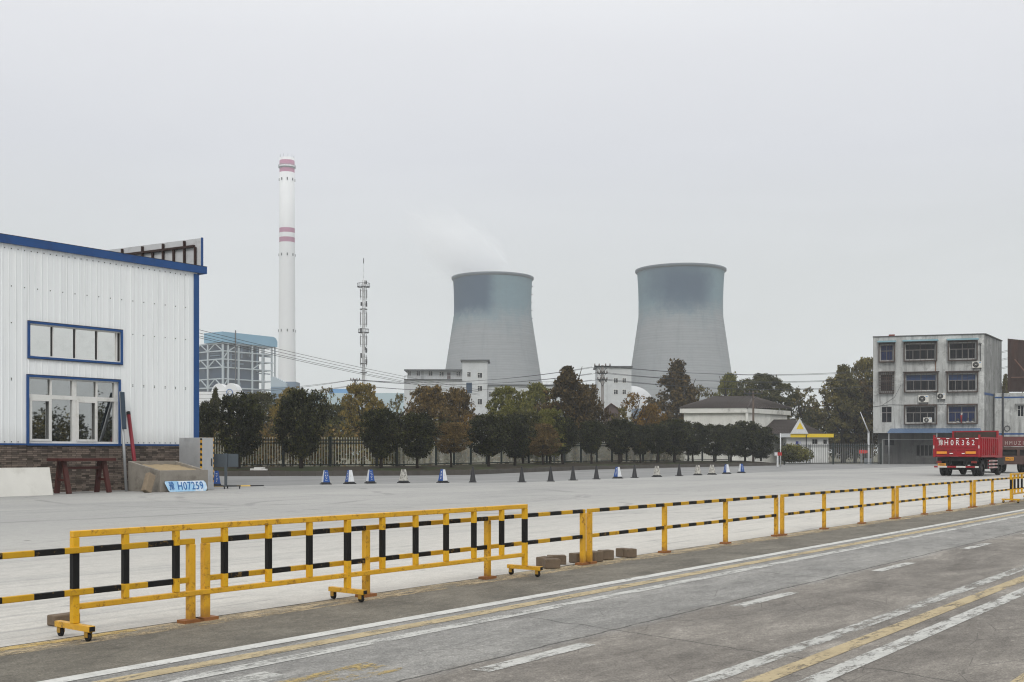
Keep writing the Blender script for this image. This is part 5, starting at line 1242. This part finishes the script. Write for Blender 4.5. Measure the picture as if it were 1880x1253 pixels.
# long blue awning and its posts
b = MB(plain('blue_corrugated', (.085, .135, .22), .5, .2, 1, grime=(.06, .09, .16), gam=.4)); a, d = FA.uz(1628, 795, -2)[0], FA.uz(1803, 792, -2)[0]; zA1 = FA.uz(1700, 795.5, -2)[1]; zA2 = FA.uz(1700, 787, 0)[1]
n = 60; vs, fs = [], []
for i in range(n*2+1):
    x = a+(d-a)*i/(n*2); dz = .035*(i % 2); vs += [(x, -2.2, zA1+dz), (x+.5*(1-i/(2*n)), -.02, zA2+dz)]
for i in range(n*2): fs.append((2*i, 2*i+2, 2*i+3, 2*i+1))
b.add(vs, fs); b.build('long_awning', fb, fix=False)
for px in (1632, 1720, 1798):
    b = MB(STEEL); x = FA.uz(px, 800, -2.1)[0]; b.tube([(x, -2.1, 0), (x, -2.1, zA1-.02)], .07, 8); b.build('awning_post', fb)
b = MB(plain('grey_pipe', (.25, .26, .26), .6)); x = FA.uz(1620, 800, -1.2)[0]; x2 = FA.uz(1720, 800, -1.2)[0]; zb = FA.uz(1620, 807, -1.2)[1]; b.box(x, -1.2, 0, x+.1, -1.1, zb); b.box(x+.1, -1.2, zb-.07, x2, -1.12, zb); b.build('pipe_frame', fb)
b = MB(DARKSTEEL); pts = []
x0 = UL; z0 = FA.uz(1650, 744)[1]
b.tube([(x0, -.03, z0-.2), (x0+2, -.03, z0+.05), (x0+5, -.03, z0-.05), (x0+9, -.03, z0), (-1, -.03, z0-.03)], .025, 5)
x1 = FA.uz(1642, 735)[0]; b.tube([(x1-1.5, -.03, z0), (x1, -.03, z0+1.0), (x1+.8, -.03, z0+2.6)], .02, 5)
xx = FA.uz(1800, 640)[0]; b.tube([(xx, -.05, FA.uz(1800, 664)[1]), (xx, -.05, FA.uz(1800, 631)[1])], .035, 6); b.box(xx-.25, -.2, FA.uz(1800, 632)[1], xx+.15, -.01, FA.uz(1800, 631)[1])
b.build('cables', fb)
RST = plain('rust_streak', (.15, .065, .025), .9, .4, 1, stretch=(1, 1, .2)); b = MB(RST); x = FA.uz(1717.5, 670)[0]; b.box(x-.05, -.006, FA.uz(1718, 684)[1], x+.05, -.001, rc[1][1]-.3); b.build('rust_streak', fb)
# air conditioners
ACW = plain('conditioner_casing', (.55, .54, .5), .5, .12, 2, grime=(.3, .28, .24), gam=.4)
def aircon(px0, py0, px1, py1, label, y=0.0):
    a, c, d, e = FA.rect(px0, py0, px1, py1, y-.4); o = FA.o+FA.d*a+FA.nrm*(y-.05)
    t = thing('air_conditioner', label, 'air conditioner', (o.x, o.y, c), FA.a, 'air conditioner units on the grey building'); w, h = d-a, e-c
    m = MB(ACW); m.box(0, -.38, .06, w, -.0, h); bevel(m.build('casing', t), .02); m = MB(BLACK); m.lathe([(0, -.02), (h*.40, -.02), (h*.41, .015), (0, .015)], 28, 0, (w*.36, -.385, h*.53), 'y'); f_ = m.build('fan_grille', t)
    m = MB(ACW); m.lathe([(0, -.03), (.06, -.03), (.06, -.0), (0, 0)], 12, 0, (w*.36, -.41, h*.53), 'y')
    for q_ in range(4): an = math.pi*q_/4; m.bar((w*.36-h*.39*math.cos(an), -.412, h*.53-h*.39*math.sin(an)), (w*.36+h*.39*math.cos(an), -.412, h*.53+h*.39*math.sin(an)), .012)
    m.build('fan_guard', f_)
    m = MB(plain('maker_badge', (.12, .25, .45), .5)); m.box(w*.7, -.384, h*.78, w*.9, -.381, h*.88); m.build('badge', t)
    m = MB(DARKSTEEL); m.box(w*.12, -.4, 0, w*.16, .04, .055); m.box(w*.84, -.4, 0, w*.88, .04, .055); m.bar((w*.14, 0, -.35), (w*.14, -.38, .02), .04); m.bar((w*.86, 0, -.35), (w*.86, -.38, .02), .04); m.build('bracket', t)
aircon(1785, 664, 1803, 676.5, 'air conditioner on the top floor corner of the grey block')
aircon(1686, 726, 1705, 740, 'larger air conditioner of the two between second and third floor windows')
aircon(1721, 722, 1736, 734, 'smaller air conditioner hung higher beside the larger one')
aircon(1695, 767, 1711, 777, 'old air conditioner standing inside an open lower window cage', -.1)
a, c, d, e = rc[8]; zsil = c-.16
def pot(px, label, col, red=False):
    x = FA.uz(px, 775, -.3)[0]; o = FA.o+FA.d*x-FA.nrm*.3
    t = thing('flower_pot', label, 'flower pot', (o.x, o.y, zsil), FA.a, 'pots on the window ledge'); m = MB(plain('pot_'+col, {'white': (.6, .6, .58), 'red': (.3, .02, .03)}[col], .6)); hh = 1.0 if red else .26
    m.lathe([(0, 0), (.09, 0), (.13, hh*.8), (.14, hh), (.1, hh), (0, hh*.9)], 14); m.build('pot', t)
    m = MB(LEAF['green'] if not red else plain('white_top', (.6, .58, .55), .6)); rr = random.Random(px)
    for _ in range(14): p = Vector((rr.uniform(-.13, .13), rr.uniform(-.1, .1), hh+rr.uniform(0, .25))); m.face([p, p+Vector((.1, .02, .05)), p+Vector((.05, .03, .14))])
    m.build('plant', t)
pot(1758, 'small white pot on the ledge of the lower corner window, by the cage edge', 'white'); pot(1765, 'tall red and white vase in the lower corner window', 'red', True); pot(1776, 'white pot with sparse leaves beside the red vase', 'white'); pot(1785, 'last pot on the lower corner window ledge', 'white')

# low neighbour and rusty hoarding
FN, nb = simple_building('low_grey_building', 'low grey building with blue stripes beyond the four storey block', ((1838-CX)/F*150, 150), (.97, -.24), None)
X1 = 14.0; zt = FN.uz(1850, 722)[1]; b = MB(BW, BLUE); wn = [FN.rect(1868, 745, 1879, 765)]
b.holes(-.8, 0, X1, zt, wn, 0, .2); b.face([(-.8, 0, zt), (X1, 0, zt), (X1, 9, zt), (-.8, 9, zt)])
for py in (730, 797): z = FN.uz(1855, py)[1]; b.box(-.8, -.03, z-.1, X1, -.001, z+.1, 1)
b.build('wall', nb, fix=False); windows(nb, FN, [(1868.3, 745.3, 1878.7, 764.7)], .18, fw=.06)
a, c, d, e = wn[0]; b = MB(BW2); b.box(a-.3, -.5, e+.1, d+.4, 0, e+.25); b.build('window_hood', nb)
b = MB(DARKSTEEL); x = FN.uz(1841, 800)[0]; b.tube([(x, -.15, 0), (x, -.15, zt)], .12, 8); x = FN.uz(1849, 787)[0]; b.lathe([(.3, -.05), (.38, -.05), (.38, .05), (.3, .05), (.3, -.05)], 20, 0, (x, -.1, FN.uz(1849, 787)[1]), 'y'); b.build('drain_pipe', nb)
HOR = thing('rusty_hoarding', 'rusty brown sheet hoarding standing on the low grey building', 'hoarding', FN.o+Vector((0, 0, zt)), FN.a)
zh = FN.uz(1850, 622, 3)[1]-zt; x0 = FN.uz(1850, 680, 3)[0]; b = MB(plain('rusty_sheet', (.036, .02, .016), .8, .5, 1, grime=(.09, .04, .025), gam=.5, stretch=(1, 1, .2))); n = 40
vs, fs = [], []
for i in range(n+1): x = x0+i*.3; y = 3+(.07 if i % 2 else 0)+i*.05; zz_ = zh-.034*i; vs += [(x, y, .3), (x, y, zz_), (x, y+.04, .3), (x, y+.04, zz_)]
for i in range(n): fs += [(4*i, 4*i+4, 4*i+5, 4*i+1), (4*i+2, 4*i+3, 4*i+7, 4*i+6), (4*i+1, 4*i+5, 4*i+7, 4*i+3)]
fs += [(0, 1, 3, 2)]
b.add(vs, fs); b.build('sheet', HOR, fix=False)
b = MB(plain('pale_rust_strut', (.14, .075, .055), .8))
b.bar((x0+.8, 2.6, zh*.62), (x0+4.0, 1.2, .1), .13); b.bar((x0+.4, 2.8, zh*.3), (x0+6, 2.8, zh*.3), .1); b.bar((x0+3, 2.8, 0), (x0+3, 2.9, zh*.9), .12); b.bar((x0+6, 2.8, 0), (x0+6, 2.9, zh*.9), .12); b.build('strut', HOR)

# ================================================================== TRUCKS
TRED = plain('truck_red_paint', (.30, .010, .018), .5, .3, 1.5, grime=(.10, .03, .022), gam=.75); TDK = plain('truck_chassis', (.014, .013, .013), .7, .3, 3); TRUST = plain('truck_bed_inside', (.06, .04, .03), .8, .4, 2)
LAMP = plain('amber_reflector', (.75, .27, .03), .4, .35, 9); WREF = plain('white_reflector', (.75, .74, .72), .5, .1, 5); RREF = plain('red_reflector', (.28, .015, .02), .5, .2, 5)
tp = G(1710, 874.7); tb = G(1793, 875.0); AT = math.atan2(-D.x, D.y)
q0 = G(1799, 875.2)                                   # near rear corner of the truck
tk = thing('dump_truck', 'red dump truck with white letters on its tailgate', 'truck', q0, math.atan2(Q.y, Q.x))
WT = 2.95; xl, xr = -WT, 0.0; zb0, zb1 = 1.27, 2.52; LB = 4.7; zhb = 3.05
def tyre(parent, x, y, r=.52, w=.28, dual=False, side=1):
    m = MB(BLACK); m.lathe([(r*.55, -w/2), (r*.93, -w/2), (r, -w*.36), (r, w*.36), (r*.93, w/2), (r*.55, w/2)], 28, 0, (x, y, r), 'x')
    wh = m.build('wheel', parent); m = MB(plain('wheel_rim', (.28, .27, .25), .6, .3, 4)); m.lathe([(0, side*w*.18), (r*.3, side*w*.2), (r*.38, side*w*.05), (r*.56, side*w*.12), (r*.56, -side*w*.4), (0, -side*w*.35)], 24, 0, (x, y, r), 'x'); m.build('rim', wh)
    return wh
b = MB(TRED, TRUST); b.box(xl+.1, .02, zb0+.02, xr-.1, .1, zb1); b.box(xl+.1, .101, zb0+.1, xr-.1, .105, zb1-.02, 1)
for x in (xl+.42, xl+WT/2, xr-.42): b.box(x-.05, -.035, zb0+.05, x+.05, .019, zb1-.42) if False else None
b.box(xl+.1, -.05, zb1-.1, xr-.1, .019, zb1-.0); b.box(xl+.1, -.05, zb0+.02, xr-.1, .019, zb0+.12); b.box(xl+.25, -.03, zb0+.44, xr-.25, .019, zb0+.5); b.box(xl+.25, -.03, zb1-.62, xr-.25, .019, zb1-.57)
for x in (xl+.9, xl+WT/2, xr-.9): b.box(x-.03, -.028, zb0+.121, x+.03, .018, zb0+.439)
tg = b.build('tailgate', tk)
b = MB(plain('truck_white_letters', (.75, .73, .72), .6, .1, 6)); b.text('H0R362', .50, xl+WT*.565, zb1-.33, -.012, 0, .014, sx=.78, space=1.65); b.text('豫', .42, xl+WT*.165, zb1-.33, -.012, 0, .014, sx=.75); b.build('lettering', tg)
b = MB(WREF)
for f_ in (.12, .32, .53, .74, .94): b.box(xl+WT*f_-.1, -.056, zb1-.075, xl+WT*f_+.1, -.051, zb1-.025)
b.box(xl+WT*.36, -.056, zb0+.2, xl+WT*.43, -.051+.02, zb0+.25); b.box(xl+WT*.62, -.056, zb0+.2, xl+WT*.68, -.031, zb0+.25); b.box(xl+.02, -.056, zb0+.55, xl+.07, -.05, zb0+.75); b.box(xr-.07, -.056, zb0+.55, xr-.02, -.05, zb0+.75); b.build('reflector', tk)
for x0, x1 in ((xl+.22, xl+.88), (xr-.88, xr-.24)):
    b = MB(LAMP); b.box(x0, -.05, zb0+.2, x1, -.0305, zb0+.36); b.build('tail_light', tk)
b = MB(TRED)
for x0, x1 in ((xl, xl+.1), (xr-.1, xr)):
    b.box(x0, -.05, zb0-.02, x1, .14, zb1+.2)
b.build('corner_post', tk)
for sx, x0, x1 in ((-1, xl, xl+.06), (1, xr-.06, xr)):
    b = MB(TRED, TRUST); b.box(x0, .141, zb0, x1, LB, zb1-.04)
    b.box(x0-.05 if sx < 0 else x0, .141, zb1-.039, x1 if sx < 0 else x1+.05, LB, zb1+.05); b.box(x0-.05 if sx < 0 else x1, .141, zb0-.02, x0 if sx < 0 else x1+.06, LB, zb0+.1)
    for j in range(9):
        y = .3+j*(LB-.6)/8; b.box(x0-.09 if sx < 0 else x1, y-.06, zb0+.101, x0 if sx < 0 else x1+.09, y+.06, zb1-.04)
    b.build('side_panel', tk)
b = MB(TRED, TRUST); b.box(xl-.02, LB, zb0, xr+.04, LB+.1, zhb); b.box(xl+.04, LB-.02, zb1-.1, xr-.06, LB-.001, zhb-.08, 1)
b.box(xl-.02, LB-.2, zb1+.06, xl+.08, LB-.001, zhb); b.box(xr-.06, LB-.2, zb1+.06, xr+.04, LB-.001, zhb); b.build('headboard', tk)
b = MB(TRUST); b.box(xl+.06, .106, zb0+.01, xr-.06, LB-.03, zb0+.08); b.build('bed_floor', tk)
b = MB(TDK); b.box(xl+.9, .3, .75, xl+1.1, LB+2.2, 1.05); b.box(xr-1.1, .3, .75, xr-.9, LB+2.2, 1.05); b.box(xl+.5, .5, 1.06, xr-.5, .75, 1.25); b.box(xl+.5, 2.6, 1.06, xr-.5, 2.8, 1.25); b.tube([(xl+.35, 1.35, .52), (xr-.35, 1.35, .52)], .13, 10); b.lathe([(0, -.25), (.2, -.2), (.27, 0), (.2, .2), (0, .25)], 16, 0, (xl+WT/2, 1.35, .52), 'y'); b.box(xl+.2, .2, 1.0, xr-.2, .26, 1.24); b.tube([(xl+.35, LB+1.2, .52), (xr-.35, LB+1.2, .52)], .1, 8); b.box(xl+.1, LB+.3, .7, xr-.1, LB+2.2, 1.2); b.build('chassis', tk)
for x, sd in ((xl+.28, -1), (xl+.6, -1), (xr-.6, 1), (xr-.28, 1)): tyre(tk, x, 1.35, .52, .27, side=sd)
for x, sd in ((xl+.35, -1), (xr-.3, 1)): tyre(tk, x, LB+1.2, .52, .28, side=sd)
BUMP = m_stripe('bumper_stripe', 1.18, 0, .3, (.62, .6, .57), (.27, .02, .03)); b = MB(BUMP); b.box(xl+.05, -.02, .56, xr-.1, .1, .67); b.build('bumper', tk)
b = MB(TDK); b.box(xl+.8, .1, .6, xl+.88, .16, 1.0); b.box(xr-.88, .1, .6, xr-.8, .16, 1.0); b.build('bumper_bracket', tk)
b = MB(plain('yellow_plate', (.6, .26, .03), .5, .2, 9), TDK); b.box(xl+.3, -.03, .69, xl+.82, -.01, .84); b.text('H0R362', .12, xl+.56, .765, -.034, 1, .004, sx=.8); b.build('number_plate', tk)
b = MB(plain('truck_tail_lamp', (.18, .02, .015), .35)); b.box(xr-.55, .02, .86, xr-.2, .1, 1.0); b.box(xl+.2, .02, .86, xl+.5, .1, 1.0); b.build('tail_light', tk)
b = MB(m_stripe('guard_stripe', .34, 1, .1, (.62, .6, .57), (.27, .02, .03)))
for z in (.5, .72, .95): b.box(xr-.12, LB-2.2, z, xr-.06, LB+.1, z+.1)
b.build('side_guard', tk)
b = MB(TDK); b.box(xr-.3, LB-2.4, .45, xr-.13, LB-.4, 1.1); b.tube([(xl+.3, LB-2, .8), (xl+.3, LB-.6, .8)], .3, 14); b.build('fuel_tank', tk)
b = MB(TRED, DARKGLASS); b.box(xl+.25, LB+.35, 1.05, xr-.25, LB+2.3, 2.75); b.box(xl+.4, LB+.32, 1.9, xr-.4, LB+.349, 2.55, 1); b.build('cab', tk)

# second truck, cut by the picture edge
TB = plain('faded_truck_brown', (.075, .045, .038), .7, .3, 1.5, grime=(.04, .03, .026), gam=.5); TBR = plain('faded_truck_red', (.13, .04, .04), .7, .3, 1.5, grime=(.07, .04, .035), gam=.5)
F2 = Frame(((1826-CX)/F*84, 84), (.995, -.1)); t2 = thing('flatbed_truck', 'faded brown flatbed truck parked beyond the red dump truck', 'truck', F2.o, F2.a)
zz = lambda py: F2.uz(1850, py)[1]; W2t = 2.9
b = MB(TBR); b.box(0, 0, zz(819.5), W2t, .08, zz(802)); b.box(-.04, -.03, zz(820), W2t+.04, .1, zz(818.5)); b.box(0, .081, zz(819.5), .08, 7, zz(802)); b.box(W2t-.08, .081, zz(819.5), W2t, 7, zz(802)); b.box(.08, .09, zz(819.5), W2t-.08, 7, zz(818)); b.build('tailgate', t2)
b = MB(plain('faded_white_letters', (.36, .3, .28), .7)); b.text('HMUZ1E', .40, W2t*.53, zz(814), -.012, 0, .012, sx=.8, space=1.5); b.build('lettering', t2)
b = MB(TB, TDK); b.box(.1, .02, zz(826), W2t-.1, .2, zz(821)); b.box(.1, .02, zz(853), W2t-.1, .15, zz(847.5)); b.box(.45, .02, zz(847.4), 2.45, .14, zz(837)); b.box(.1, .16, zz(850), W2t-.1, 7, zz(822), 1); b.box(.3, .0, zz(836.9), .5, .12, zz(826.1)); b.box(1.6, .0, zz(836.9), 1.8, .12, zz(826.1)); b.build('chassis', t2)
b = MB(plain('yellow_plate', (.6, .26, .03)), TDK); xp = F2.uz(1846, 842)[0]; xq = F2.uz(1861, 842)[0]; b.box(xp, -.01, zz(846), xq, .018, zz(839.5)); b.text('HMUZ1E', .2, (xp+xq)/2, zz(842.7), -.014, 1, .004, sx=.6); b.build('number_plate', t2)
for x, sd in ((.3, -1), (.63, -1), (W2t-.63, 1), (W2t-.3, 1)): tyre(t2, x, 1.1, .54, .29, side=sd)
for x, sd in ((.35, -1), (W2t-.35, 1)): tyre(t2, x, 6.2, .54, .29, side=sd)
b = MB(TB, DARKGLASS); b.box(.1, 7.1, .7, W2t-.1, 9.0, 2.9); b.box(.4, 9.001, 1.8, W2t-.4, 9.02, 2.7, 1); b.build('cab', t2)

# ================================================================== AIR, LIGHT, CAMERA
hz = MB(); hz.box(-1450, -450, -1.2, 1450, 2350, 218); ho_ = hz.build('haze'); s = S('haze_air'); s.nt.nodes.remove(s.b)
pv = s.node('ShaderNodeVolumePrincipled'); pv.inputs['Color'].default_value = (.93, .97, 1.0, 1); pv.inputs['Density'].default_value = .00034; pv.inputs['Anisotropy'].default_value = 0
s.nt.links.new(pv.outputs[0], s.out.inputs['Volume']); ho_.data.materials.append(s.m); tag(ho_, 'thin grey haze over the whole plain', 'haze', None, 'stuff')

SUN_EL, SUN_AZ = R(42), R(184)                       # azimuth clockwise from +Y
wd = bpy.data.worlds.new('World'); scene.world = wd; wd.use_nodes = True; nt = wd.node_tree; bgn = nt.nodes['Background']
class WS(S):
    def __init__(s): s.nt = nt
s = WS(); sky = s.node('ShaderNodeTexSky', sky_type='NISHITA'); sky.sun_disc = False; sky.sun_elevation = SUN_EL; sky.sun_rotation = SUN_AZ; sky.dust_density = 4; sky.air_density = 1.0
hs = s.node('ShaderNodeHueSaturation'); hs.inputs['Saturation'].default_value = .15; s.put(hs.inputs['Color'], sky.outputs[0])
v = s.coord('Generated'); z = s.xyz(v)[2]
ov = s.ramp(z, [(0, (6.65, 6.9, 6.8)), (.08, (6.65, 6.9, 6.85)), (.16, (6.7, 6.95, 7.08)), (.25, (7.25, 7.42, 7.95)), (.34, (8.3, 8.4, 8.85)), (.6, (13.5, 13.6, 13.6)), (1, (18, 18.1, 18.1))])
cl_ = s.noise(s.coord('Generated', (1.2, 1.2, 5)), 1.6, 6, .55, .5)
ov = s.mix(s.math('MULTIPLY', s.sm(cl_, .38, .72), .17), ov, (9.6, 9.8, 10.2))
mxc = s.mix(.9, hs.outputs[0], ov); s.put(bgn.inputs['Color'], mxc); bgn.inputs['Strength'].default_value = .1
sl_ = bpy.data.lights.new('sun', 'SUN'); sl_.energy = 1.2; sl_.angle = R(20); sl_.color = (1, .96, .9); so = bpy.data.objects.new('sun', sl_); COL.objects.link(so)
dv = Vector((math.sin(SUN_AZ)*math.cos(SUN_EL), math.cos(SUN_AZ)*math.cos(SUN_EL), math.sin(SUN_EL))); so.rotation_euler = (-dv).to_track_quat('-Z', 'Y').to_euler()

cam = bpy.data.cameras.new('camera'); co = bpy.data.objects.new('camera', cam); COL.objects.link(co); co.location = (0, 0, H); co.rotation_euler = (R(90), 0, 0)
cam.sensor_fit = 'HORIZONTAL'; cam.sensor_width = 36; cam.lens = 36*F/1880; cam.shift_x = 0; cam.shift_y = (HY-626.5)/1880; cam.clip_start = .1; cam.clip_end = 6000
scene.camera = co
scene.view_settings.view_transform = 'Standard'; scene.view_settings.look = 'None'; scene.view_settings.exposure = 0; scene.view_settings.gamma = 1; scene.view_settings.use_curve_mapping = False
scene.cycles.use_denoising = True; scene.cycles.filter_width = 1.15; scene.cycles.max_bounces = 6; scene.cycles.transparent_max_bounces = 12; scene.cycles.volume_bounces = 3
scene.cycles.volume_max_steps = 256
